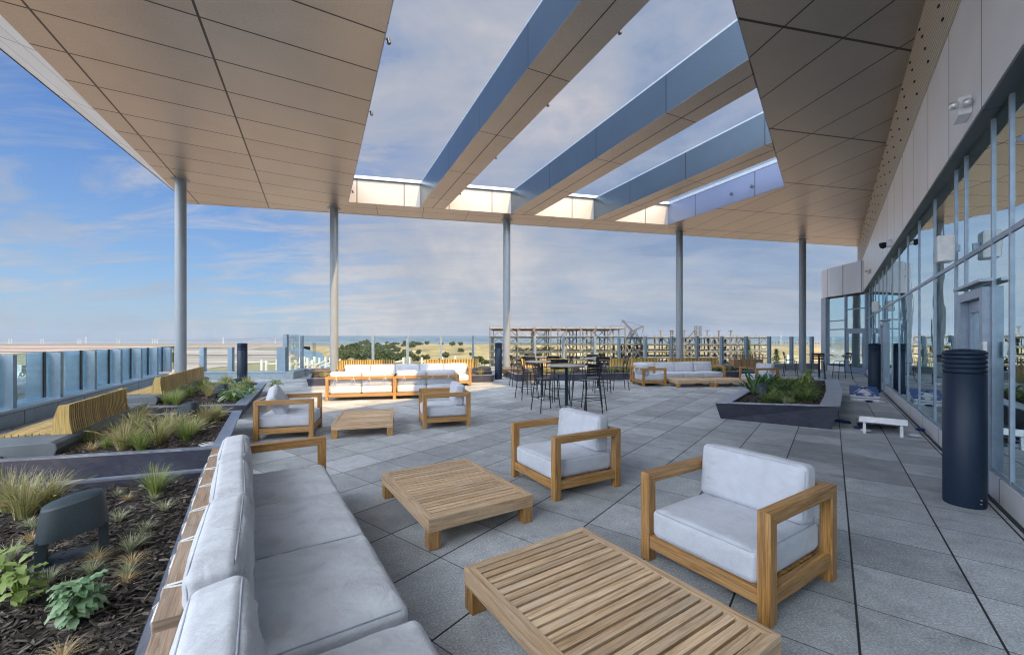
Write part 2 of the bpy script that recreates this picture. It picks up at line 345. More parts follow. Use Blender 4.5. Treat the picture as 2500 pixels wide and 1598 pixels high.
# ------------------------------------------------------------------ mesh builder
class MB:
    def __init__(s): s.v = []; s.f = []; s.uv = []; s.sm = []
    def add(s, vs, fs, uvs=None, smooth=False):
        o = len(s.v); s.v += [Vector(p) for p in vs]
        for k, f in enumerate(fs):
            s.f.append([o+i for i in f]); s.sm.append(smooth)
            s.uv.append(uvs[k] if uvs else [(vs[i][0]+vs[i][2], vs[i][1]) for i in f])
    def box(s, x0, x1, y0, y1, z0, z1, grain=None, mtx=None):
        vs = [(x, y, z) for z in (z0, z1) for y in (y0, y1) for x in (x0, x1)]
        fs = [(0, 2, 3, 1), (4, 5, 7, 6), (0, 1, 5, 4), (2, 6, 7, 3), (0, 4, 6, 2), (1, 3, 7, 5)]
        s._grain(vs, fs, (x1-x0, y1-y0, z1-z0), grain, mtx); return s
    def _grain(s, vs, fs, dims, grain, mtx, smooth=False):
        if grain is None: grain = max(range(3), key=lambda i: dims[i])
        ou, ov = random.uniform(0, 30), random.uniform(0, 30)
        ax = [i for i in range(3) if i != grain]
        uvs = []
        for f in fs:
            P = [vs[i] for i in f]
            n = (Vector(P[1])-Vector(P[0])).cross(Vector(P[2])-Vector(P[1]))
            k = max(range(3), key=lambda i: abs(n[i]))
            if k == grain: uvs.append([(p[ax[0]]*.4+ou, p[ax[1]]+ov) for p in P])
            else:
                o = [i for i in ax if i != k][0]
                uvs.append([(p[grain]+ou, p[o]+ov+k*.37) for p in P])
        if mtx: vs = [mtx @ Vector(p) for p in vs]
        s.add(vs, fs, uvs, smooth)
    def prism_x(s, poly, x0, x1, grain=1):   # polygon in (y,z) extruded along x
        n = len(poly)
        vs = [(x0, y, z) for y, z in poly]+[(x1, y, z) for y, z in poly]
        fs = [tuple(range(n))[::-1], tuple(range(n, 2*n))]+[(i, (i+1) % n, (i+1) % n+n, i+n) for i in range(n)]
        s._grain(vs, fs, (0, 0, 0), grain, None); return s
    def prism(s, poly, z0, z1, inset=0):
        n = len(poly)
        vs = [(x, y, z0) for x, y in poly]+[(x, y, z1) for x, y in poly]
        fs = [tuple(range(n))[::-1], tuple(range(n, 2*n))]+[(i, (i+1) % n, (i+1) % n+n, i+n) for i in range(n)]
        s.add(vs, fs); return s
    def beam(s, p0, p1, w, h, grain=True):
        p0, p1 = Vector(p0), Vector(p1); d = p1-p0; L = d.length
        if L < 1e-6: return s
        x = d/L; up = Vector((0, 0, 1)) if abs(x.z) < .95 else Vector((1, 0, 0))
        y = up.cross(x).normalized(); z = x.cross(y)
        m = Matrix((x, y, z)).transposed().to_4x4(); m.translation = p0
        s.box(0, L, -w/2, w/2, -h/2, h/2, 0, m); return s
    def tube(s, pts, r, n=8, cap=True, closed=False):
        pts = [Vector(p) for p in pts]; rings = []; N = len(pts)
        prev = None
        for i, p in enumerate(pts):
            a = pts[(i-1) % N] if (closed or i > 0) else p
            b_ = pts[(i+1) % N] if (closed or i < N-1) else p
            d = (b_-a).normalized()
            if prev is None:
                up = Vector((0, 0, 1)) if abs(d.z) < .9 else Vector((1, 0, 0))
                y = up.cross(d).normalized()
            else:
                y = (prev-d*prev.dot(d)).normalized()
            prev = y; z = d.cross(y)
            rr = r[i] if isinstance(r, (list, tuple)) else r
            rings.append([p+(y*math.cos(2*math.pi*k/n)+z*math.sin(2*math.pi*k/n))*rr for k in range(n)])
        vs = [q for rg in rings for q in rg]; fs = []
        for i in range(N-1+(1 if closed else 0)):
            j = (i+1) % N
            for k in range(n): fs.append((i*n+k, i*n+(k+1) % n, j*n+(k+1) % n, j*n+k))
        s.add(vs, fs, smooth=True)
        if cap and not closed:
            s.add(rings[0], [tuple(range(n))[::-1]]); s.add(rings[-1], [tuple(range(n))])
        return s
    def lathe(s, prof, n=32, cx=0, cy=0, sx=1, sy=1, smooth=True):
        vs = [(cx+r*sx*math.cos(2*math.pi*k/n), cy+r*sy*math.sin(2*math.pi*k/n), z) for r, z in prof for k in range(n)]
        fs = []
        for i in range(len(prof)-1):
            for k in range(n): fs.append((i*n+k, i*n+(k+1) % n, (i+1)*n+(k+1) % n, (i+1)*n+k))
        s.add(vs, fs, smooth=smooth)
        if prof[0][0] > 1e-4: s.add([vs[k] for k in range(n)], [tuple(range(n))[::-1]])
        if prof[-1][0] > 1e-4: s.add([vs[(len(prof)-1)*n+k] for k in range(n)], [tuple(range(n))])
        return s
    def build(s, name, material, parent=None, loc=None, world=False, bevel=0, weld=False):
        me = bpy.data.meshes.new(name)
        off = Vector((0, 0, 0))
        if world and parent is not None: off = parent.matrix_basis.translation
        elif world and loc is not None: off = Vector(loc)
        me.from_pydata([tuple(p-off) for p in s.v], [], s.f)
        uvl = me.uv_layers.new(name='UVMap')
        flat = [c for f in s.uv for uv in f for c in uv]
        uvl.data.foreach_set('uv', flat)
        me.polygons.foreach_set('use_smooth', s.sm)
        if bevel or weld:
            bm = bmesh.new(); bm.from_mesh(me)
            if weld: bmesh.ops.remove_doubles(bm, verts=bm.verts, dist=1e-4)
            if bevel:
                ed = [e for e in bm.edges if len(e.link_faces) == 2 and e.calc_face_angle(0) > .6]
                bmesh.ops.bevel(bm, geom=ed, offset=bevel, segments=2, profile=.6, affect='EDGES', clamp_overlap=True)
            bm.to_mesh(me); bm.free()
        me.update()
        me.materials.append(M[material] if isinstance(material, str) else material)
        o = bpy.data.objects.new(name, me); C.objects.link(o)
        if parent is not None: o.parent = parent
        elif loc is not None: o.location = loc
        return o
def tag(o, label=None, cat=None, group=None, kind=None):
    if label: o['label'] = label
    if cat: o['category'] = cat
    if group: o['group'] = group
    if kind: o['kind'] = kind
    return o
def thing(name, label, cat, loc=(0, 0, 0), rz=0, group=None):
    o = bpy.data.objects.new(name, None); C.objects.link(o); o.empty_display_size = .2
    o.location = loc; o.rotation_euler = (0, 0, rz); tag(o, label, cat, group)
    return o
def copy_tree(o, parent=None):
    kids = list(o.children)
    c = o.copy(); C.objects.link(c)
    if parent: c.parent = parent
    for k in kids: copy_tree(k, c)
    return c
def dup(o, loc, rz, label, group=None):
    c = copy_tree(o); c.location = loc; c.rotation_euler = (0, 0, rz); c['label'] = label
    if group: c['group'] = group
    return c

# ------------------------------------------------------------------ structure: terrace floor
OUT = [(-9.2, 7.0), (-13.55, 15.9), (-13.2, 17.15), (-9.57, 17.4), (-9.82, 18.85), (0, 20.6), (17.4, 23.2), (26, 22), (26, -6), (-6, -6)]
tag(MB().prism(OUT, -.3, 0).build('terrace_floor', 'paver'), kind='structure')

# ------------------------------------------------------------------ canopy roof
ZS = 7.15; ZT = 8.1
rn = (.902, .432)                       # across the beams
def RP(x, y, z): return Vector((x, y, z))
a_ = (-6.54, 16.34); b_ = (7.45, 19.56); c_ = (9.75, 14.63)
apex = (.17, 2.2)
BL = (-13.04, 16.45); BR = (20.6, 24.1)
roof = thing('canopy_roof', 'big metal canopy roof with a wide opening crossed by three beams', 'roof', (0, 8, ZS))
def ring_face(name, poly, material, thick=.9, z=ZS):
    m = MB().prism(poly, z, z+thick); return m.build(name, material, roof, world=True)
left_pts = [(-5.2, -1.0), BL]
# left wing, between outer edge and the opening
def ledge(y): return -8.73-(y-6.98)*.466
ring_face('soffit', [(ledge(-1.6), -1.6), (.2, -1.6), apex, a_, (-7.05, 17.76+.0), (-13.04, 16.45)], 'soffit_left')  # unseen near end shaped to admit sky light and still block the sun
# back strip
ring_face('soffit_edge', [a_, b_, (8.1, 21.25), (-7.05, 17.76)], 'soffit_back')
# right wing up to the wall
def wx(y): return 1.55+.78*y
ring_face('soffit_wing', [(.2, -1.6), (wx(-1.0), -1.6), (wx(-6), -6), (wx(-5)+8, -6), (wx(24.1)+2, 24.1), (wx(24.1), 24.1), (8.1, 21.25), b_, c_, apex], 'soffit_right')
# lining of the opening (inner faces) just proud of the slab
def lining(name, p, q, z0, z1, material, t=.02):
    p = Vector((*p, 0)); q = Vector((*q, 0)); d = (q-p).normalized(); nrm = Vector((d.y, -d.x, 0))
    m = MB(); vs = []
    for z in (z0, z1):
        for base, o in ((p, 0), (q, 0), (q, t), (p, t)): vs.append((base+nrm*o)+Vector((0, 0, z)))
    m.add(vs, [(0, 3, 2, 1), (4, 5, 6, 7), (0, 1, 5, 4), (1, 2, 6, 5), (2, 3, 7, 6), (3, 0, 4, 7)])
    return m.build(name, material, roof, world=True)
M['lining'] = panel('opening_lining', (.30, .275, .25), [((.975, .224, 0), -.55, 1.83, .018)], .3, .4, speck=.15)
M['lining2'] = panel('opening_lining_side', (.22, .26, .38), [((.431, -.902, 0), .9, 2.75, .014)], .75, .35, speck=.2)
lining('opening_lining', a_, b_, ZS+.004, ZT, 'lining')
lining('opening_lining', b_, c_, ZS+.004, ZT, 'lining2')
lining('opening_lining', c_, apex, ZS+.004, ZT, 'lining2')
lining('opening_lining', apex, a_, ZS+.004, ZT, 'lining2')
# pale cap along the far lining
cap = MB(); cap.beam((a_[0], a_[1]+.04, ZT+.06), (b_[0], b_[1]+.04, ZT+.06), .3, .12); cap.beam((b_[0]+.12, b_[1], ZT+.06), (c_[0]+.12, c_[1], ZT+.06), .3, .12)
cap.build('coping', 'alu_pale', roof, world=True)
# beams
def line_y(nv, p, q):      # intersect line n.x = nv with segment p-q
    fp = p[0]*rn[0]+p[1]*rn[1]-nv; fq = q[0]*rn[0]+q[1]*rn[1]-nv; k = fp/(fp-fq)
    return (p[0]+(q[0]-p[0])*k, p[1]+(q[1]-p[1])*k)
for n0, n1 in ((3.88, 4.89), (7.66, 8.69), (11.43, 12.46)):
    f0, f1 = line_y(n0, a_, b_), line_y(n1, a_, b_); g0, g1 = line_y(n0, apex, c_), line_y(n1, apex, c_)
    bm_ = MB(); bm_.prism([f0, f1, g1, g0], ZS+.01, ZT-.02); bo = bm_.build('beam', 'beam', roof, world=True)
    MB().prism([f0, f1, g1, g0], ZS+.004, ZS+.0095).build('beam_soffit', 'beam_b', bo, world=False).location = -Vector(roof.location)
    fm = ((f0[0]+f1[0])/2, (f0[1]+f1[1])/2); gm = ((g0[0]+g1[0])/2, (g0[1]+g1[1])/2)
    jm = MB(); jm.beam((*fm, ZS+.004), (*gm, ZS+.004), .02, .006); jm.build('joint', 'seam', bo).location = -Vector(roof.location)
    tp = MB(); tp.prism([f0, f1, g1, g0], ZT-.018, ZT+.03); tp.build('beam_cap', 'alu_pale', bo).location = -Vector(roof.location)
# leaning outer fascia
o0 = Vector((-10.56, 8.45, 7.66)); o1 = Vector((-13.06, 16.5, 7.22)); dd = (o0-o1)/ (o0-o1).length
on = o0+dd*10.2
i0 = Vector((-8.73, 6.98, ZS)); i1 = Vector((-13.03, 16.46, ZS)); inn = Vector((ledge(-1.6), -1.6, ZS))
fm = MB()
K = 16
pin = [i1.lerp(inn, k/K) for k in range(K+1)]; po = [o1.lerp(on, k/K) for k in range(K+1)]
vs = []; fs = []
for k in range(K+1): vs += [pin[k], po[k], po[k]+Vector((.02, 0, .30)), pin[k]+Vector((.4, 0, .85))]
for k in range(K):
    for j in range(3): fs.append((k*4+j, (k+1)*4+j, (k+1)*4+j+1, k*4+j+1))
fm.add(vs, fs); fm.build('fascia', 'fascia', roof, world=True)
ej = MB(); ej.tube([o1, on], .018, 6); ej.build('drip_edge', 'seam', roof, world=True)
# back edge drip
ej = MB(); ej.beam((BL[0], BL[1]+.02, ZS+.03), (BR[0], BR[1]+.02, ZS+.03), .05, .07); ej.build('edge_trim', 'alu_pale', roof, world=True)

# columns
colprof = [(.165, 0), (.165, ZS-.0)]
c0 = thing('column', 'round grey steel column beside the left glass fence, leftmost of the row', 'column', (-11.4, 14.09, 0), 0, 'columns holding up the canopy')
MB().lathe([(.165, 0), (.165, ZS+.02)], 40).build('shaft', 'column', c0)
MB().lathe([(.17, ZS-.012), (.27, ZS-.012), (.27, ZS-.004), (.17, ZS-.004)], 40).build('collar', 'alu', c0)
MB().lathe([(.17, 0), (.24, 0), (.24, .02), (.17, .02)], 32).build('base_ring', 'alu', c0)
for x, y, lab in ((-7.43, 17.11, 'round steel column rising behind the left end of the sunlit sofa, second from left'),
                  (-.24, 18.74, 'round steel column half in sun behind the thin bollard, middle one of the row'),
                  (8.5, 20.8, 'round grey column rising behind the long shaded sofa'),
                  (15.85, 22.35, 'round grey column behind the bar table by the glass door, rightmost of the row')):
    dup(c0, (x, y, 0), 0, lab)

# small flood lights on the opening edges
def spot(loc, label, d=(0, 1, 0)):
    t = thing('spot_light', label, 'light', loc, 0, 'small spot lights under the canopy'); t.scale = (.6, .6, .6)
    m = MB(); L = Vector(loc)
    m.tube([(0, 0, 0), (d[0]*.08, d[1]*.08, -.04)], .012, 6); m.build('bracket', 'black', t)
    m = MB(); m.tube([(d[0]*.08, d[1]*.08, .04), (d[0]*.12, d[1]*.12, -.12)], [.045, .06], 12); m.build('lamp_head', 'stool', t)
ln = Vector((rn[0], rn[1], 0))
for (y, lab) in ((7.55, 'small spot light on the edge of the brown soffit, nearest the top of the picture'), (9.95, 'small spot light halfway along the soffit edge left of the beams'), (15.2, 'small spot light at the far end of the left soffit edge')):
    x = -6.54+(16.34-y)*.4758
    spot((x+.02, y, ZS+.05), lab, (.9, .43, 0))
for (y, lab) in ((7.4, 'spot light under the right edge of the first beam, near the top of the picture'), (9.7, 'spot light under the right edge of the first beam, below the topmost one'), (12.5, 'spot light under the first beam, third down'), (15.6, 'spot light under the first beam, next to its far end')):
    x = (4.89-.432*y)/.902
    spot((x+.02, y, ZS+.12), lab, (.9, .43, 0))
for k, lab in ((.62, 'round camera light on the blue-grey opening wall, left one of a pair'), (.78, 'round camera light on the blue-grey opening wall, right one of a pair')):
    x = b_[0]+(c_[0]-b_[0])*k; y = b_[1]+(c_[1]-b_[1])*k
    spot((x-.03, y-.01, ZS+.42), lab, (-.9, -.43, 0))

# ------------------------------------------------------------------ glazed building on the right
fe = Vector((.615, .7885, 0)); fo = Vector((-.7885, .615, 0))
def FP(Y, off=0, z=0): return Vector((1.727+.78*Y, Y, z))+fo*off
bld = thing('office_building', 'glass fronted building wing with silver panels above the windows', 'building', (10, 9, 0))
def fslab(name, Y0, Y1, o0_, o1_, z0, z1, material, parent=bld, **kw):
    m = MB(); vs = []
    for z in (z0, z1):
        for (Y, o) in ((Y0, o0_), (Y1, o0_), (Y1, o1_), (Y0, o1_)): vs.append(FP(Y, o, z))
    m.add(vs, [(0, 1, 2, 3), (7, 6, 5, 4), (0, 4, 5, 1), (1, 5, 6, 2), (2, 6, 7, 3), (3, 7, 4, 0)])
    ob = m.build(name, material, bld if parent is bld else None, world=(parent is bld))
    if parent is not bld:
        ob.parent = parent
        ob.location = -Vector(bld.location)
    return ob
YE = 19.9
fslab('panel_wall', -6, 24, -.5, .15, 4.02, 5.66, 'wall_panel')
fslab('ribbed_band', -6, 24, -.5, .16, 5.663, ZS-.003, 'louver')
fslab('soffit_strip', -6, YE, -.1, .146, 3.99, 4.017, 'dark_strip')
fslab('roof_slab', -6, 24, -9, -.52, 4.1, 4.3, 'dark_strip')
fslab('sill', -6, YE, -.10, .03, 0, .25, 'wall_panel')
fslab('floor_track', -6, YE, .045, .075, 0, .012, 'seam')
fslab('floor_track', -6, YE, .11, .12, 0, .006, 'seam')
fslab('back_wall', -6, YE, -6.1, -6, 0, 4.1, 'interior')
fslab('inner_floor', -6, YE, -6, -.2, 0.001, .02, 'interior')
muls = [-4.4, -3.2, -2.0, -.8, .37, 1.55, 2.73, 3.907, 4.35, 5.23, 5.65, 6.81, 8.02, 9.2, 10.38, 11.58, 12.8, 13.7, 14.85, 16.05, 17.25, 18.45, YE]
doors = {(4.35, 5.23): 1, (12.8, 13.7): 1}
for k, Y in enumerate(muls):
    fslab('mullion', Y-.018, Y+.018, -.12, .020, .25, 3.99, 'frame_grey')
for k in range(len(muls)-1):
    y0, y1 = muls[k]+.0185, muls[k+1]-.0185
    isd = (muls[k], muls[k+1]) in doors
    w = fslab('window', y0, y1, -.006, .004, 2.73, 3.97, 'facade_glass')
    fslab('transom', y0, y1, -.08, .016, 2.67, 2.725, 'frame_grey')
    if not isd:
        fslab('window', y0, y1, -.006, .004, .28, 2.66, 'facade_glass')
        fslab('bottom_rail', y0, y1, -.08, .016, .252, .30, 'frame_grey')
        if k % 5 == 3 or k % 7 == 2:
            cu = MB()
            pts = []
            for i in range(25):
                Yc = y0+(y1-y0)*(i/24)*.6
                pts.append(FP(Yc, -.5+.05*math.sin(i*1.9), 0))
            vs = [p+Vector((0, 0, .1)) for p in pts]+[p+Vector((0, 0, 3.9)) for p in pts]
            cu.add(vs, [(i, i+1, i+26, i+25) for i in range(24)], smooth=True)
            cu.build('curtain', 'curtain', bld, world=True)
    else:
        fr = fslab('door_frame', y0, y0+.09, -.10, .08, 0.001, 2.22, 'frame_grey'); fslab('door_frame', y1-.09, y1, -.10, .08, 0.001, 2.22, 'frame_grey')
        fslab('door_frame', y0+.092, y1-.092, -.10, .08, 2.12, 2.22, 'frame_grey')
        fslab('window', y0, y1, -.006, .004, 2.225, 2.66, 'facade_glass')
        d = fslab('door', y0+.095, y0+.165, -.04, .01, .02, 2.11, 'frame_grey')
        fslab('stile', y1-.165, y1-.095, -.04, .01, .02, 2.11, 'frame_grey', d)
        fslab('rail', y0+.167, y1-.167, -.04, .01, 1.98, 2.11, 'frame_grey', d); fslab('rail', y0+.167, y1-.167, -.04, .01, .02, .27, 'frame_grey', d)
        fslab('pane', y0+.169, y1-.169, -.022, -.012, .275, 1.975, 'facade_glass', d)
        hm = MB(); p = FP(y0+.16, .05, 1.0); hm.tube([p-fo*.04, p, p+fe*.13], .011, 8)
        h = hm.build('handle', 'chrome', d); h.location = -Vector(bld.location)
        fslab('door_canopy', y0-.12, y1-.02, .03, .13, 2.265, 2.295, 'alu_pale')
# return wall at the far end (glass and a door), panel box above
ret = [Vector((17.25, 19.9, 0)), Vector((17.32, 22.9, 0))]
rd = (ret[1]-ret[0]).normalized(); ro = Vector((-rd.y, rd.x, 0))
def rslab(name, t0, t1, o0_, o1_, z0, z1, material, par=None):
    m = MB(); vs = []
    for z in (z0, z1):
        for (tt, o) in ((t0, o0_), (t1, o0_), (t1, o1_), (t0, o1_)): vs.append(ret[0]+rd*tt+ro*o+Vector((0, 0, z)))
    m.add(vs, [(0, 1, 2, 3), (7, 6, 5, 4), (0, 4, 5, 1), (1, 5, 6, 2), (2, 6, 7, 3), (3, 7, 4, 0)])
    ob = m.build(name, material, bld if par is None else None, world=par is None)
    if par is not None: ob.parent = par; ob.location = -Vector(bld.location)
    return ob
rslab('window', .06, 1.25, 0, .01, 2.25, 3.2, 'facade_glass'); rslab('window', 1.31, 2.48, 0, .01, 2.72, 3.9, 'facade_glass')
rslab('window', .06, 1.25, 0, .01, 3.26, 3.9, 'facade_glass')
rslab('window', 1.31, 2.48, 0, .01, .28, 2.2, 'facade_glass'); rslab('window', 1.31, 2.48, 0, .01, 2.26, 2.66, 'facade_glass')
for t0 in (0, 1.25, 2.48): rslab('mullion', t0, t0+.06, -.06, .07, .002, 3.98, 'frame_grey')
rslab('transom', .06, 1.25, -.05, .05, 2.16, 2.25, 'frame_grey'); rslab('transom', 1.31, 2.48, -.05, .05, 2.2, 2.26, 'frame_grey')
rslab('transom', .06, 1.25, -.05, .05, 3.2, 3.26, 'frame_grey'); rslab('transom', 1.31, 2.48, -.05, .05, 2.66, 2.72, 'frame_grey')
rslab('sill', 1.31, 2.48, -.06, .08, 0.002, .28, 'wall_panel')
rslab('corner_post', 2.545, 2.9, -.3, .12, 0.002, 3.98, 'alu_pale')
d = rslab('door', .08, .22, 0, .05, .02, 2.15, 'frame_grey')
rslab('stile', 1.1, 1.24, 0, .05, .02, 2.15, 'frame_grey', d); rslab('rail', .22, 1.1, 0, .05, 2.0, 2.15, 'frame_grey', d); rslab('rail', .22, 1.1, 0, .05, .02, .3, 'frame_grey', d)
rslab('pane', .222, 1.098, .02, .03, .302, 1.998, 'facade_glass', d)
hm = MB(); p = ret[0]+rd*.17+ro*.1; hm.tube([p+Vector((0, 0, .8)), p+Vector((0, 0, 1.8))], .014, 8); h = hm.build('handle', 'chrome', d); h.location = -Vector(bld.location)
bx = MB()
bx.prism([(16.9, 19.75), (17.05, 22.0), (17.35, 22.95), (21, 23.6), (21, 19.75)], 3.99, 5.52); bx.build('upper_box', 'box_panel', bld, world=True)
bx = MB(); bx.prism([(17.45, 20.2), (17.5, 22.7), (20.9, 23.4), (20.9, 20.2)], .001, 3.95); bx.build('inner_wall', 'interior', bld, world=True)
# clips on the ribbed band
cl = MB()
for k in range(90):
    Y = 4.6+k*.21
    z = [6.0, 6.35, 6.7, 6.98][k % 4]
    p0 = FP(Y, .17, z); cl.beam(p0, p0+fe*.06, .025, .018)
cl.build('clip', 'seam', bld, world=True)['kind'] = 'stuff'

# wall mounted fittings
def emergency_light(Y, z, off, label, scale=1.0):
    p = FP(Y, off, z)
    t = thing('emergency_light', label, 'light', p, math.atan2(fe.y, fe.x), 'twin head lights on the panel wall')
    t.scale = (scale,)*3
    MB().box(-.14, .14, 0, .11, -.1, .1).build('housing', 'white', t, bevel=.012)
    for s in (-1, 1):
        m = MB(); m.lathe([(.0, -.035), (.035, -.035), (.042, 0), (.036, .03), (0, .04)], 16, cx=-.19, cy=.10+s*.05)
        m.build('lamp_head', 'lens', t)
    return t
emergency_light(4.47, 4.22, .15, 'white twin-head emergency light high on the silver panels, nearest')
emergency_light(16.0, 4.35, .15, 'tiny twin-head light far along the silver panel wall', .9)
t = thing('security_camera', 'small dome security camera on the silver panel wall above the windows', 'camera', FP(10.4, .15, 4.14), math.atan2(fe.y, fe.x))
MB().box(-.08, .08, 0, .1, -.09, .09).build('mount', 'white', t, bevel=.01)
MB().lathe([(0, -.13), (.06, -.1), (.08, -.04), (.08, .02), (0, .02)], 16, cx=0, cy=.16).build('dome', 'black', t)
def wall_box(Y, z, label, s=1.0):
    t = thing('wall_speaker', label, 'speaker', FP(Y, .06, z), math.atan2(fe.y, fe.x), 'white boxes on the window mullions')
    t.scale = (s,)*3
    MB().box(-.12, .12, .06, .22, -.17, .17).build('housing', 'white', t, bevel=.02)
    MB().box(-.03, .03, 0, .06, -.04, .04).build('bracket', 'frame_grey', t)
    MB().box(-.10, .10, .222, .226, -.15, .15).build('grille', 'alu_pale', t)
wall_box(5.23, 2.83, 'white speaker box on the mullion above the near glass door')
wall_box(13.7, 2.78, 'white speaker box on the mullion above the far facade door')
t = thing('card_reader', 'small pale card reader on the mullion beside the near door', 'card reader', FP(4.33, .058, 1.55), math.atan2(fe.y, fe.x))
MB().box(-.03, .03, 0, .03, -.08, .08).build('housing', 'white', t, bevel=.006)
MB().box(-.02, .02, .031, .034, -.02, .05).build('face', 'alu_pale', t)

# ------------------------------------------------------------------ left glass fence
fen = thing('glass_fence', 'low glass fence with broad grey fins along the left edge', 'fence', (-11, 11, 0))
fd = Vector((-.448, .894, 0)); fnl = Vector((.894, .448, 0))
p00 = Vector((-9.56, 7.88, 0))
def LF(s_, o, z): return p00+fd*s_+fnl*o+Vector((0, 0, z))
def lslab(name, s0, s1, o0_, o1_, z0, z1, material, parent=fen):
    m = MB(); vs = []
    for z in (z0, z1):
        for (a, o) in ((s0, o0_), (s1, o0_), (s1, o1_), (s0, o1_)): vs.append(LF(a, o, z))
    m.add(vs, [(0, 3, 2, 1), (4, 5, 6, 7), (0, 1, 5, 4), (1, 2, 6, 5), (2, 3, 7, 6), (3, 0, 4, 7)])
    return m.build(name, material, parent, world=True)
lslab('curb', -6, 9.6, -.5, .04, 0, .30, 'curb')
lslab('curb_seam', -6, 9.6, .041, .044, .262, .268, 'seam')
for k in range(-3, 8): lslab('panel_seam', k*1.22+.2, k*1.22+.21, .041, .044, 0.001, .26, 'seam')
lslab('sill', -6, 9.6, -.52, .07, .301, .345, 'alu_pale')
for k in range(-2, 7):
    s0 = k*1.69
    fin = MB(); p = LF(s0, 0, 0); dr = Vector((-.985, .09, 0)).normalized(); tk = Vector((dr.y, -dr.x, 0))*.03
    vs = []
    for z in (.346, 1.365):
        vs += [p-tk+Vector((0, 0, z)), p+tk+Vector((0, 0, z)), p+dr*.33+tk+Vector((0, 0, z)), p+dr*.33-tk+Vector((0, 0, z))]
    fin.add(vs, [(0, 3, 2, 1), (4, 5, 6, 7), (0, 1, 5, 4), (1, 2, 6, 5), (2, 3, 7, 6), (3, 0, 4, 7)])
    fin.build('post', 'alu', fen, world=True)
    lslab('pane', s0+.06, s0+1.64, -.30, -.288, .35, 1.385, 'fence_glass')
    lslab('pane_edge', s0+.035, s0+.058, -.31, -.28, .35, 1.385, 'seam')
    lslab('pane_edge', s0+1.642, s0+1.665, -.31, -.28, .35, 1.385, 'seam')
# back low section and corner
bk = thing('corner_fence', 'short low fence run with pale curb behind the left bollard', 'fence', (-11, 17.3, 0))
def seg(mb, p, q, o0_, o1_, z0, z1):
    p = Vector((*p, 0)); q = Vector((*q, 0)); d = (q-p).normalized(); n_ = Vector((-d.y, d.x, 0)); vs = []
    for z in (z0, z1):
        for base, o in ((p, o0_), (q, o0_), (q, o1_), (p, o1_)): vs.append(base+n_*o+Vector((0, 0, z)))
    mb.add(vs, [(0, 1, 2, 3), (7, 6, 5, 4), (0, 4, 5, 1), (1, 5, 6, 2), (2, 6, 7, 3), (3, 7, 4, 0)]); return mb
K1, K2, K3 = (-13.9, 17.05), (-9.57, 17.33), (-9.82, 18.75)
seg(MB(), K1, K2, 0, .35, 0, .3).build('curb', 'curb', bk, world=True)
seg(MB(), K1, K2, -.03, .37, .301, .345).build('sill', 'alu_pale', bk, world=True)
seg(MB(), K1, K2, .15, .162, .35, 1.37).build('pane', 'screen_glass', bk, world=True)
for x in (-13.0, -11.82):
    MB().box(x-.09, x+.09, 17.15, 17.32, .346, 1.36).build('post', 'alu', bk, world=True)
MB().box(-9.98, -9.62, 17.36, 17.66, .346, 1.37).build('box_post', 'alu', bk, world=True, bevel=.006)
# tall windscreen
ws = thing('glass_windscreen', 'tall glass windscreen with slim grey posts along the far edge', 'fence', (3, 21, 0))
seg(MB(), K2, K3, -.3, 0, 0, .3).build('curb', 'curb', ws, world=True)
seg(MB(), K2, K3, -.32, .02, .301, .345).build('sill', 'alu_pale', ws, world=True)
W0 = Vector((-9.82, 18.85, 0)); wdir = Vector((1, .163, 0)).normalized(); wn_ = Vector((-wdir.y, wdir.x, 0))
WL = 27.7
def wslab(name, s0, s1, o0_, o1_, z0, z1, material):
    m = MB(); vs = []
    for z in (z0, z1):
        for (a, o) in ((s0, o0_), (s1, o0_), (s1, o1_), (s0, o1_)): vs.append(W0+wdir*a+wn_*o+Vector((0, 0, z)))
    m.add(vs, [(0, 1, 2, 3), (7, 6, 5, 4), (0, 4, 5, 1), (1, 5, 6, 2), (2, 6, 7, 3), (3, 7, 4, 0)])
    return m.build(name, material, ws, world=True)
wslab('curb', 0, WL, 0, .35, 0, .3, 'curb'); wslab('sill', -.02, WL, -.02, .37, .301, .345, 'alu_pale')
MB().box(-9.77, -9.60, 17.46, 17.62, 1.371, 1.905).build('tall_post', 'alu', ws, world=True)
seg(MB(), (-9.62, 17.66), (-9.78, 18.8), .0, .012, .35, 1.9).build('pane', 'screen_glass', ws, world=True)
xs = [-9.72, -8.12, -6.59, -5.02, -3.45, -1.91, -.38, 1.17, 2.65, 4.31, 5.63, 7.1, 8.58, 10.04, 11.5, 12.97, 14.4, 15.8, 17.1]
ss = [(x-W0.x)/wdir.x for x in xs]
for k, s_ in enumerate(ss):
    if k == 1: continue
    wslab('post', s_-.055, s_+.055, .02, .20, .346, 1.87, 'alu')
for k in range(len(ss)-1):
    s0 = ss[k]+.06; s1 = ss[k+1]-.06
    if k == 1: s0 = ss[k]-.05
    if k == 0: s1 = ss[k+1]-.06
    wslab('pane', s0, s1, .12, .132, .35, 1.87, 'screen_glass')

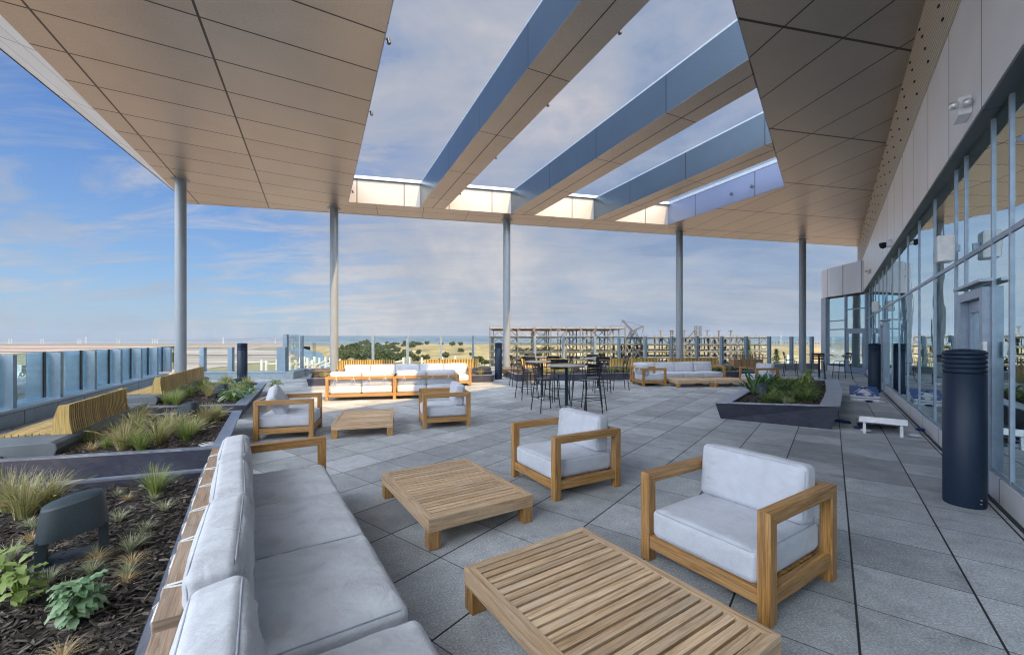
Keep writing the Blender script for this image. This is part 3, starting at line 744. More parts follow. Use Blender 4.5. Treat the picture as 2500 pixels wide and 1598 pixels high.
# ------------------------------------------------------------------ planters
def poly_inset(poly, ds):
    n = len(poly); out = []
    area = sum(poly[i][0]*poly[(i+1) % n][1]-poly[(i+1) % n][0]*poly[i][1] for i in range(n)); sg = 1 if area > 0 else -1
    L = []
    for i in range(n):
        p = Vector(poly[i]); q = Vector(poly[(i+1) % n]); d = (q-p).normalized(); nn = Vector((-d.y, d.x))*sg
        L.append((p+nn*ds[i], d))
    for i in range(n):
        p, d = L[i-1]; q, e = L[i]
        den = d.x*e.y-d.y*e.x
        if abs(den) < 1e-6: out.append((q.x, q.y)); continue
        w = q-p; k = (w.x*e.y-w.y*e.x)/den; r = p+d*k; out.append((r.x, r.y))
    return out
def pt_in(x, y, poly):
    c = False; j = len(poly)-1
    for i in range(len(poly)):
        if (poly[i][1] > y) != (poly[j][1] > y) and x < (poly[j][0]-poly[i][0])*(y-poly[i][1])/(poly[j][1]-poly[i][1])+poly[i][0]: c = not c
        j = i
    return c
def planter(label, top, rims, flares, z, zf=None, chips=900, bottom=None, seed=1, chipsize=1.0, near=None):
    random.seed(seed)
    zf = zf or (lambda x, y: z)
    cx = sum(p[0] for p in top)/len(top); cy = sum(p[1] for p in top)/len(top)
    t = thing('planter', label, 'planter', (cx, cy, 0), 0, 'low dark steel planters')
    inner = poly_inset(top, rims); bot = bottom or poly_inset(top, flares); n = len(top)
    inner2 = poly_inset(top, [r+.01 for r in rims])
    m = MB(); vs = [(x, y, 0.001) for x, y in bot]+[(x, y, zf(x, y)-.022) for x, y in top]+[(x, y, zf(x, y)-.022) for x, y in inner2]+[(x, y, zf(x, y)-.13) for x, y in inner2]
    fs = []
    for i in range(n):
        j = (i+1) % n
        fs += [(i, j, n+j, n+i), (n+i, n+j, 2*n+j, 2*n+i), (2*n+i, 2*n+j, 3*n+j, 3*n+i)]
    m.add(vs, fs); m.build('wall', 'planter', t, world=True)
    m = MB(); vs = [(x, y, zf(x, y)-.02) for x, y in top]+[(x, y, zf(x, y)) for x, y in top]+[(x, y, zf(x, y)) for x, y in inner]+[(x, y, zf(x, y)-.02) for x, y in inner]
    fs = []
    for i in range(n):
        j = (i+1) % n
        for a in range(4):
            b2 = (a+1) % 4; fs.append((a*n+i, a*n+j, b2*n+j, b2*n+i))
    m.add(vs, fs); m.build('rim', 'rim', t, world=True)
    # mulch surface: undulating sheet
    xs_ = [p[0] for p in inner]; ys_ = [p[1] for p in inner]
    x0, x1, y0, y1 = min(xs_), max(xs_), min(ys_), max(ys_)
    soil = tag(MB().prism(inner2, min(zf(x, y) for x, y in inner)-.125, min(zf(x, y) for x, y in inner)-.075).build('mulch_bed', 'mulch', t, world=True))
    m = MB(); k = 0; tries = 0
    while k < chips and tries < chips*8:
        tries += 1
        x = random.uniform(x0, x1); y = random.uniform(y0, y1)
        if not pt_in(x, y, inner2): continue
        if near and math.hypot(x, y) > near*random.uniform(.5, 1.3): continue
        zb = zf(x, y)-.075+.018*noise.noise(Vector((x*4, y*4, 0)))
        L = random.uniform(.03, .085)*chipsize; w = random.uniform(.008, .02)*chipsize; h = random.uniform(.003, .007)*chipsize
        mt = Matrix.Translation((x, y, zb+.004+random.uniform(0, .014))) @ Matrix.Rotation(random.gauss(.6, .9), 4, 'Z') @ Matrix.Rotation(random.gauss(0, .28), 4, 'Y') @ Matrix.Rotation(random.gauss(0, .4), 4, 'X')
        vs = [mt @ Vector(p) for p in ((-L/2, -w*.4, 0), (L*.1, -w/2, 0), (L/2, 0, 0), (L*.15, w/2, 0), (-L/2, w*.3, 0))]
        up = mt.to_3x3() @ Vector((0, 0, h))
        vs += [p+up for p in vs]
        m.add(vs, [(5, 6, 7, 8, 9), (0, 1, 6, 5), (1, 2, 7, 6), (2, 3, 8, 7), (3, 4, 9, 8), (4, 0, 5, 9)]); k += 1
    ch = m.build('mulch_chips', 'chip', t, world=True); ch['kind'] = 'stuff'
    return t, inner
P1 = [(-2.99, 4.15), (-6.6, 2.85), (-5.0, -.6), (-.35, .03)]
P1T, P1I = planter('near steel planter bed of dark mulch behind the long sofa, at the lower left', P1, [.07, .1, .1, .115], [.12, .12, .1, .02], .36, chips=15000, seed=3, near=4.6)
P2 = [(-5.056, 7.67), (-6.95, 7.12), (-5.75, 4.41), (-3.51, 5.02)]
P2T, P2I = planter('planter full of pale tufted grass beyond the dark steel wall, second from the near left', P2, [.08, .08, .08, .15], [.12, .12, .10, .12], .34, chips=5000, seed=5, chipsize=1.2)
P3 = [(-7.78, 13.0), (-9.95, 12.9), (-7.6, 8.12), (-5.51, 8.5)]
P3T, P3I = planter('long planter of grasses beside the far slatted bench on the left', P3, [.1, .08, .1, .22], [.14, .1, .16, .14], .32, chips=4000, seed=6, chipsize=1.5)
def zr(x, y):
    # the rim of this planter rises towards the building
    return .36+.1*max(-.2, min(1.2, ((x-4.23)*.80+(y-8.52)*-.60)/2.04))
PR = [(4.23, 8.52), (5.95, 7.43), (6.94, 8.61), (7.9, 9.8), (8.68, 10.83), (9.87, 12.42), (8.2, 13.47)]
PRb = [(4.396, 8.63), (5.889, 7.56), (6.80, 8.70), (7.75, 9.9), (8.50, 10.93), (9.7, 12.4), (8.2, 13.3)]
PRT, PRI = planter('angular dark blue steel planter standing alone near the building', PR, [.10, .30, .30, .30, .30, .2, .27], [0]*7, .4, zf=zr, chips=4500, bottom=PRb, seed=8, chipsize=1.4)
P4 = [(-7.35, 14.65), (-.68, 16.2), (-.75, 18.4), (-8.4, 17.0)]
P4T, P4I = planter('low planter with bench backs behind the sunlit sofas', P4, [.12, .12, .1, .12], [.06, .08, 0, .06], .29, chips=2500, seed=9, chipsize=1.8)
P5 = [(.14, 16.42), (5.0, 17.15), (11.3, 18.35), (11.6, 20.6), (-.35, 18.95)]
P5T, P5I = planter('long low planter behind the bar tables and the shaded sofa', P5, [.12, .12, .1, .1, .14], [.05, .05, .05, 0, .05], .29, chips=3500, seed=10, chipsize=1.8)

# ------------------------------------------------------------------ slatted benches
def bench(label, p0, p1, side, near_ext, far_ext, backs=((0, 1),), zt=.82, seatw=.62, slat=.043, zb=.34, stone_z=(.16, .45), hidden=False, stone_in=.14, wood=True, stone='stone'):
    p0 = Vector((*p0, 0)); p1 = Vector((*p1, 0)); d = (p1-p0).normalized(); L = (p1-p0).length
    sn = Vector((d.y, -d.x, 0))*side          # from backrest towards the seat
    t = thing('slatted_bench', label, 'bench', p0, math.atan2(d.y, d.x), 'granite benches with slatted wooden backs')
    sd = -side
    # local: x along, y = sd * towards seat
    m = MB()
    x0, x1 = -near_ext, L+far_ext; y0, y1 = -stone_in, seatw
    ch = .07
    prof = [(y0+ch, stone_z[0]), (y1-ch*.5, stone_z[0]), (y1, stone_z[0]+.05), (y1, stone_z[1]-.02), (y1-.02, stone_z[1]), (y0+.06, stone_z[1]), (y0+.015, stone_z[1]-.03), (y0, stone_z[1]-.09)]
    prof = [(y*sd, z) for y, z in prof]
    if sd < 0: prof = prof[::-1]
    m.prism_x(prof, x0, x1); m.build('granite_base', stone, t, bevel=.012)
    for bx0 in ((x0+.25,), (x1-.55,)):
        mm = MB(); mm.box(bx0[0], bx0[0]+.3, min(sd*.05, sd*(seatw-.1)), max(sd*.05, sd*(seatw-.1)), .001, stone_z[0]); mm.build('foot', 'stone', t)
    if wood:
        m = MB(); k = 0; y = .05
        while y < seatw-.03:
            m.box(.02, L-.02, min(sd*y, sd*(y+.05)), max(sd*y, sd*(y+.05)), stone_z[1]+.002, stone_z[1]+.026, 0); y += .06
        m.build('seat', 'bench_slat', t)
    for a, b2 in backs:
        m = MB(); x = a*L
        while x < b2*L-.01:
            # curved, flaring board: leans outwards from the seat
            w = slat*.58; pf = []
            for i in range(6):
                q = i/5; z = zb+(zt-zb)*q; y = -.13+.10*math.sin(q*math.pi*.5)-.05*q+.02
                pf.append((y, z))
            front = [(yy*sd, zz) for yy, zz in pf]; back = [((yy+.035+.10*(1-i/5))*sd, zz) for i, (yy, zz) in enumerate(pf)]
            poly = front+back[::-1]
            if sd > 0: poly = poly[::-1]
            m.prism_x(poly, x, x+w, 2); x += slat
        m.build('backrest', 'bench_slat', t)
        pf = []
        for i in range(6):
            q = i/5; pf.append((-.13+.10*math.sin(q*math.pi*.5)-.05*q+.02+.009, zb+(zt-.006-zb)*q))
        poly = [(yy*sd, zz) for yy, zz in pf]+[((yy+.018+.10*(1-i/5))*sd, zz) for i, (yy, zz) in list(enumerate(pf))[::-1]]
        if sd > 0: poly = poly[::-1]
        MB().prism_x(poly, a*L, b2*L-.02).build('slat_gap_shade', 'gap_shade', t)  # dark sheet behind the slats, paints the shade in their gaps
        for xx in (a*L-.045, b2*L):
            e = MB()
            pf = []
            for i in range(6):
                q = i/5; z = zb-.01+(zt+.008-zb)*q; y = -.13+.10*math.sin(q*math.pi*.5)-.05*q+.01
                pf.append((y, z))
            poly = [(yy*sd, zz) for yy, zz in pf]+[((yy+.10+.12*(1-i/5))*sd, zz) for i, (yy, zz) in list(enumerate(pf))[::-1]]
            if sd > 0: poly = poly[::-1]
            e.prism_x(poly, xx, xx+.043, 2)
            e.build('end_board', 'bench_slat', t)
    return t
bench('granite bench with curved slatted back at the left, nearer of two along the fence', (-5.75, 5.25), (-6.71, 7.03), -1, .55, .9, slat=.058)
bench('longer granite bench with slatted back beside the far left planter and bollard', (-7.95, 9.18), (-9.95, 13.1), -1, .55, .5, slat=.058)
bench('sunlit slatted bench behind the sunny sofas with two orange backs', (-7.45, 17.1), (-1.55, 18.35), -1, .9, .6, stone='stone_brown', backs=((0.0, .40), (.62, 1.0)), slat=.07, seatw=.6, zb=.3)
bench('slatted bench behind the group of bar tables, with a sunlit yellow back', (.45, 18.55), (2.4, 18.85), -1, .9, .7, stone='stone_brown', slat=.07, seatw=.6, zb=.3)
bench('brown slatted bench behind the long shaded sofa', (4.5, 18.8), (9.7, 19.45), -1, .7, .8, stone='stone_brown', backs=((0, .43), (.55, 1)), slat=.07, seatw=.6, zb=.3)

# ------------------------------------------------------------------ cushions
def cushion_mb(w, d, h, r=.035, crown=.02, wr=.006, N=14, seed=0, side=.008):
    bm = bmesh.new(); bmesh.ops.create_cube(bm, size=2)
    bmesh.ops.subdivide_edges(bm, edges=bm.edges, cuts=N, use_grid_fill=True)
    ax = (w/2, d/2, h/2); inn_ = tuple(a-r for a in ax)
    for v in bm.verts:
        p = v.co.copy()
        # push the outermost rows of the grid close to the edges
        pp = Vector([math.copysign(abs(c)**.8 if abs(c) < .999 else 1, c) for c in p])
        q = Vector([pp[i]*ax[i] for i in range(3)])
        c = Vector([max(-inn_[i], min(inn_[i], q[i])) for i in range(3)]); dl = q-c
        if dl.length > 1e-6: q = c+dl.normalized()*r
        fx, fy, fz = 1-pp.x**2, 1-pp.y**2, 1-pp.z**2
        if abs(p.z) > .99: q.z += math.copysign(crown*(fx**.6)*(fy**.6), p.z)
        if abs(p.x) > .99: q.x += math.copysign(side*fy*fz, p.x)
        if abs(p.y) > .99: q.y += math.copysign(side*fx*fz, p.y)
        # gathers that start at the seams
        if wr:
            ey = max(0, abs(q.y)-(ax[1]-.17))/.17; ex = max(0, abs(q.x)-(ax[0]-.17))/.17
            ey = 3.6*ey*max(0, .96-ey); ex = 3.6*ex*max(0, .96-ex)
            k1 = noise.noise(Vector((q.x*34, q.y*4+seed, seed*3.1)))*ey*(1-abs(pp.y)**30)
            k2 = noise.noise(Vector((q.x*4+seed, q.y*34, seed*1.7)))*ex*(1-abs(pp.x)**30)
            k3 = noise.noise(Vector((q.x*5, q.y*5, seed*7.7)))
            if abs(p.z) > .99: q.z += (wr*(k1+k2)*1.6+wr*.9*k3*min(1, fx*2)*min(1, fy*2))*(1 if p.z > 0 else -.2)
            q += Vector((noise.noise(q*6+Vector((seed, 0, 0))), noise.noise(q*6+Vector((0, seed, 5))), 0))*.0025
        v.co = q
    bm.normal_update()
    m = MB(); m.add([v.co.copy() for v in bm.verts], [tuple(x.index for x in f.verts) for f in bm.faces], smooth=True)
    bm.free(); return m
def piping_mb(w, d, h, r=.035, rad=.0035):
    m = MB(); k = .7071*r
    for sz in (-1, 1):
        X = w/2-r+k; Y = d/2-r+k; cr = .045; pts = []
        for (sx, sy, a0) in ((1, 1, 0), (-1, 1, 90), (-1, -1, 180), (1, -1, 270)):
            for i in range(5):
                a = R(a0+i*22.5); pts.append((sx*(X-cr)+cr*math.cos(a), sy*(Y-cr)+cr*math.sin(a), sz*(h/2-r+k)))
        m.tube(pts, rad, 5, closed=True)
    return m
MESHC = {}
def cushion(kind, w, d, h, parent, mtx, fabricname='fabric', N=14, seed=0, crown=.02, wr=.006, r=.042, name='seat_cushion', pipe=True):
    key = (kind, round(w, 3), round(d, 3), round(h, 3), seed, fabricname, N)
    if key in MESHC:
        me, mp = MESHC[key]
        o = bpy.data.objects.new(name, me); C.objects.link(o)
        p = None
        if mp: p = bpy.data.objects.new('piping', mp); C.objects.link(p); p.parent = o
    else:
        o = cushion_mb(w, d, h, r, crown, wr, N, seed).build(name, fabricname)
        p = None
        if pipe: p = piping_mb(w, d, h, r, .0045).build('piping', 'piping', o)
        MESHC[key] = (o.data, p.data if p else None)
    o.parent = parent; o.matrix_basis = mtx
    return o
def T(x, y, z): return Matrix.Translation((x, y, z))
def RX(a): return Matrix.Rotation(R(a), 4, 'X')
def RZ(a): return Matrix.Rotation(R(a), 4, 'Z')
def RY(a): return Matrix.Rotation(R(a), 4, 'Y')

# ------------------------------------------------------------------ armchairs and sofas
SQ = .075; AH = .652; RB = .045
def side_frame(t, x0, D, leg_mat='teak'):
    """one arm with its two mitred legs, lying in the plane x0..x0+SQ"""
    f, b2 = -D/2, D/2
    MB().prism_x([(f, 0.001), (f+SQ, 0.001), (f+SQ, AH-SQ), (f, AH)], x0, x0+SQ, 2).build('leg', leg_mat, t, bevel=.003)
    MB().prism_x([(b2-SQ, 0.001), (b2, 0.001), (b2, AH), (b2-SQ, AH-SQ)], x0, x0+SQ, 2).build('leg', leg_mat, t, bevel=.003)
    MB().prism_x([(f+.0006, AH), (f+SQ, AH-SQ+.0006), (b2-SQ, AH-SQ+.0006), (b2-.0006, AH)], x0, x0+SQ, 1).build('arm', leg_mat, t, bevel=.003)
    MB().box(x0+.012, x0+SQ-.008, f+SQ+.001, b2-SQ-.001, .105, .19, 1).build('side_rail', leg_mat, t, bevel=.002)
def armchair(label, corner, ang, which='FL', W=.92, D=.90, pillow=None, N=14, ties=False, seed=1):
    xa = Vector((math.cos(R(ang)), math.sin(R(ang)), 0)); ya = Vector((-xa.y, xa.x, 0))
    c = Vector((*corner, 0))
    c = c+xa*(W/2 if which[1] == 'L' else -W/2)+ya*(D/2 if which[0] == 'F' else -D/2)
    t = thing('armchair', label, 'armchair', c, R(ang), 'teak armchairs with pale cushions')
    side_frame(t, -W/2, D); side_frame(t, W/2-SQ, D)
    f, b2 = -D/2, D/2
    MB().box(-W/2+SQ+.001, W/2-SQ-.001, f+.006, f+.006+RB, .10, .19, 0).build('front_rail', 'teak', t, bevel=.002)
    MB().box(-W/2+SQ+.001, W/2-SQ-.001, b2-.05, b2-.006, .10, .19, 0).build('back_rail', 'teak', t, bevel=.002)
    MB().box(-W/2+SQ+.001, W/2-SQ-.001, b2-SQ+.004, b2-.004, AH-SQ, AH-.003, 0).build('top_rail', 'teak_wet', t, bevel=.003)
    m = MB(); y = f+.06
    while y < b2-.12: m.box(-W/2+SQ+.002, W/2-SQ-.002, y, y+.06, .165, .183, 0); y += .08
    m.build('seat_deck', 'teak', t)
    cw = W-2*SQ-.012
    cushion('seat', cw, D-.07, .20, t, T(0, -.018, .288), N=N, seed=seed, crown=.02)
    if pillow is None:
        cushion('back', cw+.0, .40, .165, t, T(0, b2-SQ-.115, .588) @ RX(84), N=N, seed=seed+1, crown=.018, name='back_cushion')
    else:
        cushion('back', cw+.0, .40, .165, t, pillow, N=N, seed=seed+1, crown=.018, name='back_cushion')
    if ties: make_ties(t, -W/2+SQ, W-2*SQ, b2, 1)
    return t
def make_ties(t, x0, L, yb, n, hang=.14):
    """fabric ties wrapped over the back rail, knotted behind it"""
    for k in range(n):
        for fr in (.24, .76):
            x = x0+L*(k+fr)/n
            m = MB(); w = .007
            def ribbon(pts, w=.008, th=.0025):
                for a, b3 in zip(pts[:-1], pts[1:]): m.beam(a, b3, w*1.6, th)
            e = .004; ys = yb-SQ
            o = random.uniform(-.03, .03)
            ribbon([(x, ys-.05, AH-.02), (x, ys-e, AH+.012), (x+o*.3, ys+.02, AH+e), (x+o, yb+e-.004, AH+e), (x+o, yb+.006, AH-.015), (x+o, yb+.008, AH-SQ)])
            ribbon([(x+.02, ys-.05, AH-.02), (x+.018, ys, AH+.014), (x+o+.01, yb-.004, AH+e+.002), (x+o+.01, yb+.01, AH-.06)])
            # loose ends
            s1 = random.uniform(.5, 1.0)
            ribbon([(x+o, yb+.012, AH-.05), (x+o-.03, yb+.03, AH-.05-hang*.5*s1), (x+o-.04+random.uniform(-.03, .03), yb+.028, AH-.05-hang*s1)], .012)
            ribbon([(x+o, yb+.012, AH-.05), (x+o+.05, yb+.035, AH-.05-hang*.35*s1), (x+o+.075, yb+.03, AH-.06-hang*.8*s1)], .012)
            m.build('tie', 'strap', t)
def sofa(label, center, ang, n, seat=.87, D=.95, arms='LR', fab='fabric', N=14, ties=False, wr=.006, gap_legs=True, wet='teak', seeds=(1, 2, 3), zc=.588, back_tilt=84, crown=.03):
    L = n*seat+(SQ+.01)*len(arms)
    t = thing('sofa', label, 'sofa', (*center, 0), R(ang), 'teak sofas with pale cushions')
    xl = -L/2; xr = L/2; f, b2 = -D/2, D/2
    xs0 = xl+(SQ+.01 if 'L' in arms else 0)
    if 'L' in arms: side_frame(t, xl, D)
    else:
        for y in (f, b2-SQ): MB().box(xl+.001, xl+SQ, y, y+SQ, .001, AH-SQ-.001 if y > 0 else .19, 2).build('leg', 'teak', t, bevel=.003)
    if 'R' in arms: side_frame(t, xr-SQ, D)
    else:
        for y in (f, b2-SQ): MB().box(xr-SQ, xr-.001, y, y+SQ, .001, AH-SQ-.001 if y > 0 else .19, 2).build('leg', 'teak', t, bevel=.003)
    ia = xl+SQ+.002; ib = xr-SQ-.002
    MB().box(ia, ib, f+.006, f+.05, .10, .185, 0).build('front_rail', 'teak', t, bevel=.002)
    MB().box(ia, ib, b2-.05, b2-.006, .10, .185, 0).build('back_rail', 'teak', t, bevel=.002)
    MB().box(ia, ib, f+.06, b2-.06, .14, .17, 0).build('seat_deck', 'teak', t)
    for k in range(n):
        x0 = xs0+k*seat; x1 = x0+seat
        a = max(x0, xl+(SQ+.001 if 'L' in arms else 0)) if k else xl+(SQ+.001 if 'L' in arms else 0)
        bq = x1-.004 if k < n-1 else xr-(SQ+.001 if 'R' in arms else 0)
        MB().box(a, bq, b2-SQ-.004, b2+.003, AH-SQ, AH+.0015, 0).build('top_rail', wet, t, bevel=.004)
        cx = (x0+x1)/2
        cushion('sseat', seat-.006, D-.085, .205, t, T(cx, -.02, .283) @ RZ(random.uniform(-.4, .4)), fab, N, seeds[k % len(seeds)], crown, wr, name='seat_cushion')
        cushion('sback', seat-.012, .40, .175, t, T(cx+random.uniform(-.004, .004), b2-SQ-.112+random.uniform(-.018, .010), .578+random.uniform(-.014, .012)) @ RX(back_tilt+random.uniform(-4, 3.5)) @ RY(random.uniform(-1.5, 1.5)), fab, N, seeds[k % len(seeds)]+10, .028, wr, name='back_cushion')
        if k and n > 2: MB().box(x0-SQ/2, x0+SQ/2, b2-SQ, b2-.002, .001, AH-SQ-.001, 2).build('leg', 'teak', t, bevel=.003)
    if ties: make_ties(t, xs0, n*seat, b2, n)
    return t
random.seed(11)
armchair('largest teak armchair with pale cushions, nearest the building side of the front coffee table', (.9775, 3.106), -57.6, 'FL', N=30, seed=1)
armchair('teak armchair beyond the square-looking middle coffee table, in front of the bar stools', (-.011, 4.973), -60.6, 'FL', N=24, seed=3)
armchair('teak armchair facing left, at the right end of the far low coffee table', (-1.652, 7.596), -72.5, 'FR', seed=5)
armchair('teak armchair facing right with its back cushion tipped over, beside the left planters', (-3.354, 6.92), 106.4, 'FL', seed=7, pillow=T(.03, .20, .585) @ RZ(10) @ RY(-10) @ RX(58))
armchair('armchair facing right at the left end of the long shaded sofa, beside the coffee tables', (5.57, 14.76), 97.3, 'FL', seed=9, ties=True)
armchair('armchair facing left behind the angular planter, near the wooden cabinets', (8.76, 14.67), -82, 'FR', seed=5)
random.seed(4)
dS = Vector((.54, -.842)); nS = Vector((.842, .54))
def SN(s_, n_): p = dS*s_+nS*n_; return (p.x, p.y)
ANG_S1 = math.degrees(math.atan2(.842, -.54))
sofa('long teak sofa with worn grey cushions and white ties in the lower left foreground', SN(-3.265, .19), ANG_S1, 3, seat=.888, D=.95, arms='R', fab='fabric_sofa', N=30, ties=True, wr=.011, wet='teak_wet', seeds=(2, 5, 8), crown=.035)
sofa('nearest single sofa module at the bottom edge, partly out of the picture', SN(-1.325, .20), ANG_S1, 1, seat=.90, D=.95, arms='L', fab='fabric_sofa', N=30, ties=True, wr=.011, wet='teak_wet', seeds=(9,), crown=.035)
aS = math.degrees(math.atan2(-.212, -.977))
def backsofa(p, q, label, arms, sd):
    p = Vector(p); q = Vector(q); mid = (p+q)/2; d = (q-p).normalized(); nn = Vector((-d.y, d.x)); c = mid+nn*.45
    return sofa(label, (c.x, c.y), aS, 2, seat=.83, D=.9, arms=arms, N=12, ties=True, seeds=sd, zc=.6, wr=.004)
backsofa((-5.02, 11.07), (-3.28, 11.44), 'orange teak loveseat in full sun, seen from behind with white ties, left of the pair', 'LR', (3, 4))
backsofa((-3.24, 11.45), (-1.60, 11.80), 'teak loveseat seen from behind, half in shade, right of the pair', 'LR', (6, 7))
aF = math.degrees(math.atan2(.22, .976))
def facesofa(FR, n, label, seat=.87, seeds=(1, 2, 3)):
    L = n*seat+.17; xa = Vector((math.cos(R(aF)), math.sin(R(aF)))); ya = Vector((-xa.y, xa.x)); c = Vector(FR)-xa*L/2+ya*.475
    return sofa(label, (c.x, c.y), aF, n, seat=seat, arms='LR', N=12, seeds=seeds, wr=.004)
facesofa((-1.47, 14.85), 5, 'long five-seat teak sofa in sun facing the camera, in front of the orange bench backs')
facesofa((8.46, 16.2), 4, 'long shaded grey-cushioned sofa behind two coffee tables, right of the bar stools')

# ------------------------------------------------------------------ coffee tables
def coffee_table(label, corner, ang):
    """corner = near-left-most corner; local x = short side (0.99), y = long side (1.35)"""
    W, L, H = .99, 1.35, .25
    xa = Vector((math.cos(R(ang)), math.sin(R(ang)), 0)); ya = Vector((-xa.y, xa.x, 0)); c = Vector((*corner, 0))+xa*W/2+ya*L/2
    t = thing('coffee_table', label, 'coffee table', c, R(ang), 'low slatted teak coffee tables')
    x, y = W/2, L/2; B = .055
    # mitred top border with a deep apron
    for (poly) in (([(-x, -y), (x, -y), (x-B, -y+B), (-x+B, -y+B)]), ([(x, -y), (x, y), (x-B, y-B), (x-B, -y+B)]), ([(x, y), (-x, y), (-x+B, y-B), (x-B, y-B)]), ([(-x, y), (-x, -y), (-x+B, -y+B), (-x+B, y-B)])):
        m = MB(); n = 4
        vs = [(a, b3, .145) for a, b3 in poly]+[(a, b3, H) for a, b3 in poly]
        m._grain(vs, [(3, 2, 1, 0), (4, 5, 6, 7)]+[(i, (i+1) % 4, (i+1) % 4+4, i+4) for i in range(4)], (0, 0, 0), 0 if abs(poly[0][1]-poly[1][1]) < .01 else 1, None)
        m.build('apron', 'teak_top', t, bevel=.0025)
    for sx in (-1, 1):
        for sy in (-1, 1):
            a = sx*(x-.004); b3 = sx*(x-.10); c1 = sy*(y-.004); d1 = sy*(y-.10)
            MB().box(min(a, b3), max(a, b3), min(c1, d1), max(c1, d1), .001, .1445, 2).build('leg', 'teak', t, bevel=.003)
    n = 20; pitch = (L-2*B)/n
    m = MB()
    for k in range(n):
        y0 = -y+B+k*pitch+.0078
        dz = random.uniform(-.0012, .0012)
        m.box(-x+B+.002, x-B-.002, y0, y0+pitch-.0156, H-.046+dz, H-.0035+dz, 0)
    m.build('slats', 'teak_top', t, bevel=.002)
    MB().box(-x+B+.03, -x+B+.09, -y+B, y-B, .15, .2, 1).box(x-B-.09, x-B-.03, -y+B, y-B, .15, .2, 1).build('under_rail', 'teak', t)
    return t
random.seed(2)
# local x is the slat direction (short side)
a1 = math.degrees(math.atan2(.545, .828))
# near-left corner in local frame is the corner at -x,-y
def table_from(left, back, label):
    # left: corner at (-x,+y), back: corner at (+x,+y)
    l = Vector(left); b3 = Vector(back); d = (b3-l).normalized(); ang = math.degrees(math.atan2(d.y, d.x)); ya = Vector((-d.y, d.x)); c = l-ya*1.35
    coffee_table(label, (c.x, c.y), ang)
table_from((-.295, 2.521), (.5335, 3.066), 'large slatted teak coffee table cut off by the bottom edge, nearest one')
table_from((-1.3715, 4.313), (-1.3715+.831, 4.313+.532), 'slatted teak coffee table between the long sofa and the two near armchairs')
table_from((-3.365, 8.125), (-3.365+.965, 8.125+.26), 'slatted teak coffee table just in front of the sunlit floor patch')
def table_long(nearleft, ang, label):
    # long side towards the viewer: local y along it
    xa = Vector((math.cos(R(ang)), math.sin(R(ang)))); c = Vector(nearleft)+xa*1.35
    coffee_table(label, (c.x, c.y), ang+90)
table_long((5.77, 14.27), 8, 'low coffee table in front of the shaded sofa, left one of two touching tables')
table_long((7.15, 14.40), 9, 'low coffee table behind the angular planter, right one of two touching tables')

# ------------------------------------------------------------------ bar tables and stools
def bar_table(x, y, label):
    t = thing('bar_table', label, 'bar table', (x, y, 0), 0, 'round bar-height tables')
    MB().lathe([(.0, 1.012), (.44, 1.012), (.465, 1.022), (.465, 1.038), (.455, 1.045), (0, 1.045)], 48).build('table_top', 'table_top', t)
    MB().lathe([(.04, .03), (.04, 1.0), (.11, 1.002), (.11, 1.011)], 24).build('pole', 'pole', t)
    MB().lathe([(.29, 0.001), (.295, .012), (.27, .026), (.06, .034), (.04, .05)], 40).build('base', 'chrome', t)
bar_table(1.337, 10.06, 'round bar table with dark blue pole, nearest the camera among the stools')
bar_table(.87, 11.9, 'round bar table second from the front, left of the nearest one')
bar_table(2.955, 14.07, 'round bar table right of the cluster, in front of the brown slatted bench')
bar_table(.98, 15.15, 'farthest round bar table in front of the yellow bench back')
bar_table(13.4, 17.87, 'round bar table by the far glass door, right of the angular planter')
def stool_proto():
    t = thing('bar_stool', '', 'bar stool', (0, 0, 0), 0, 'black metal bar stools with slatted backs')
    # faces +y ; back at -y
    r = .0125
    fl = {}
    for sx in (-1, 1):
        b0 = (sx*.25, -.27, 0.001); b1 = (sx*.205, -.19, .74); b2 = (sx*.20, -.215, .86); b3 = (sx*.20, -.27, 1.11)
        MB().tube([b0, b1, b2, b3], r, 8).build('leg', 'stool', t)
        f0 = (sx*.24, .25, 0.001); f1 = (sx*.205, .185, .70)
        MB().tube([f0, f1, (sx*.20, .175, .735), (sx*.19, .14, .752)], r, 8).build('leg', 'stool', t)
        MB().tube([(sx*.235, -.24, .30), (sx*.225, .222, .30)], .007, 6).build('stretcher', 'stool', t)
        MB().tube([(sx*.195, -.185, .742), (sx*.195, .15, .752)], .009, 6).build('seat_rail', 'stool', t)
    MB().tube([(-.225, .222, .30), (.225, .222, .30)], .009, 6).build('stretcher', 'stool', t)
    MB().tube([(-.235, -.24, .32), (.235, -.24, .32)], .007, 6).build('stretcher', 'stool', t)
    m = MB()
    for k in range(6):
        y = -.17+k*.062
        pts = [(-.20, y, .760), (-.1, y, .752), (0, y, .749), (.1, y, .752), (.20, y, .760)]
        for a, b4 in zip(pts[:-1], pts[1:]): m.beam(a, b4, .048, .006)
    m.build('seat', 'stool_seat', t)
    for z0, z1 in ((.865, .905), (.925, .965), (.985, 1.025), (1.045, 1.125)):
        m = MB(); seg_ = []
        for i in range(7):
            q = -1+i/3; x = q*.212; yc = -.03*(1-q*q)
            for z in (z0, z1): seg_.append((x, -.215-(z-.86)*.22+yc, z))
        n = 7; vs = seg_+[(a, b4-.005, c1) for a, b4, c1 in seg_]
        fs = []
        for i in range(n-1):
            a = 2*i; fs += [(a, a+2, a+3, a+1), (a+14+1, a+14+3, a+14+2, a+14), (a+1, a+3, a+17, a+15), (a+14, a+16, a+2, a)]
        fs += [(0, 1, 15, 14), (12, 26, 27, 13)]
        m.add(vs, fs); m.build('back_slat', 'stool', t)
    return t
st = stool_proto()
def fang(dx, dy): return math.atan2(dy, dx)-math.pi/2
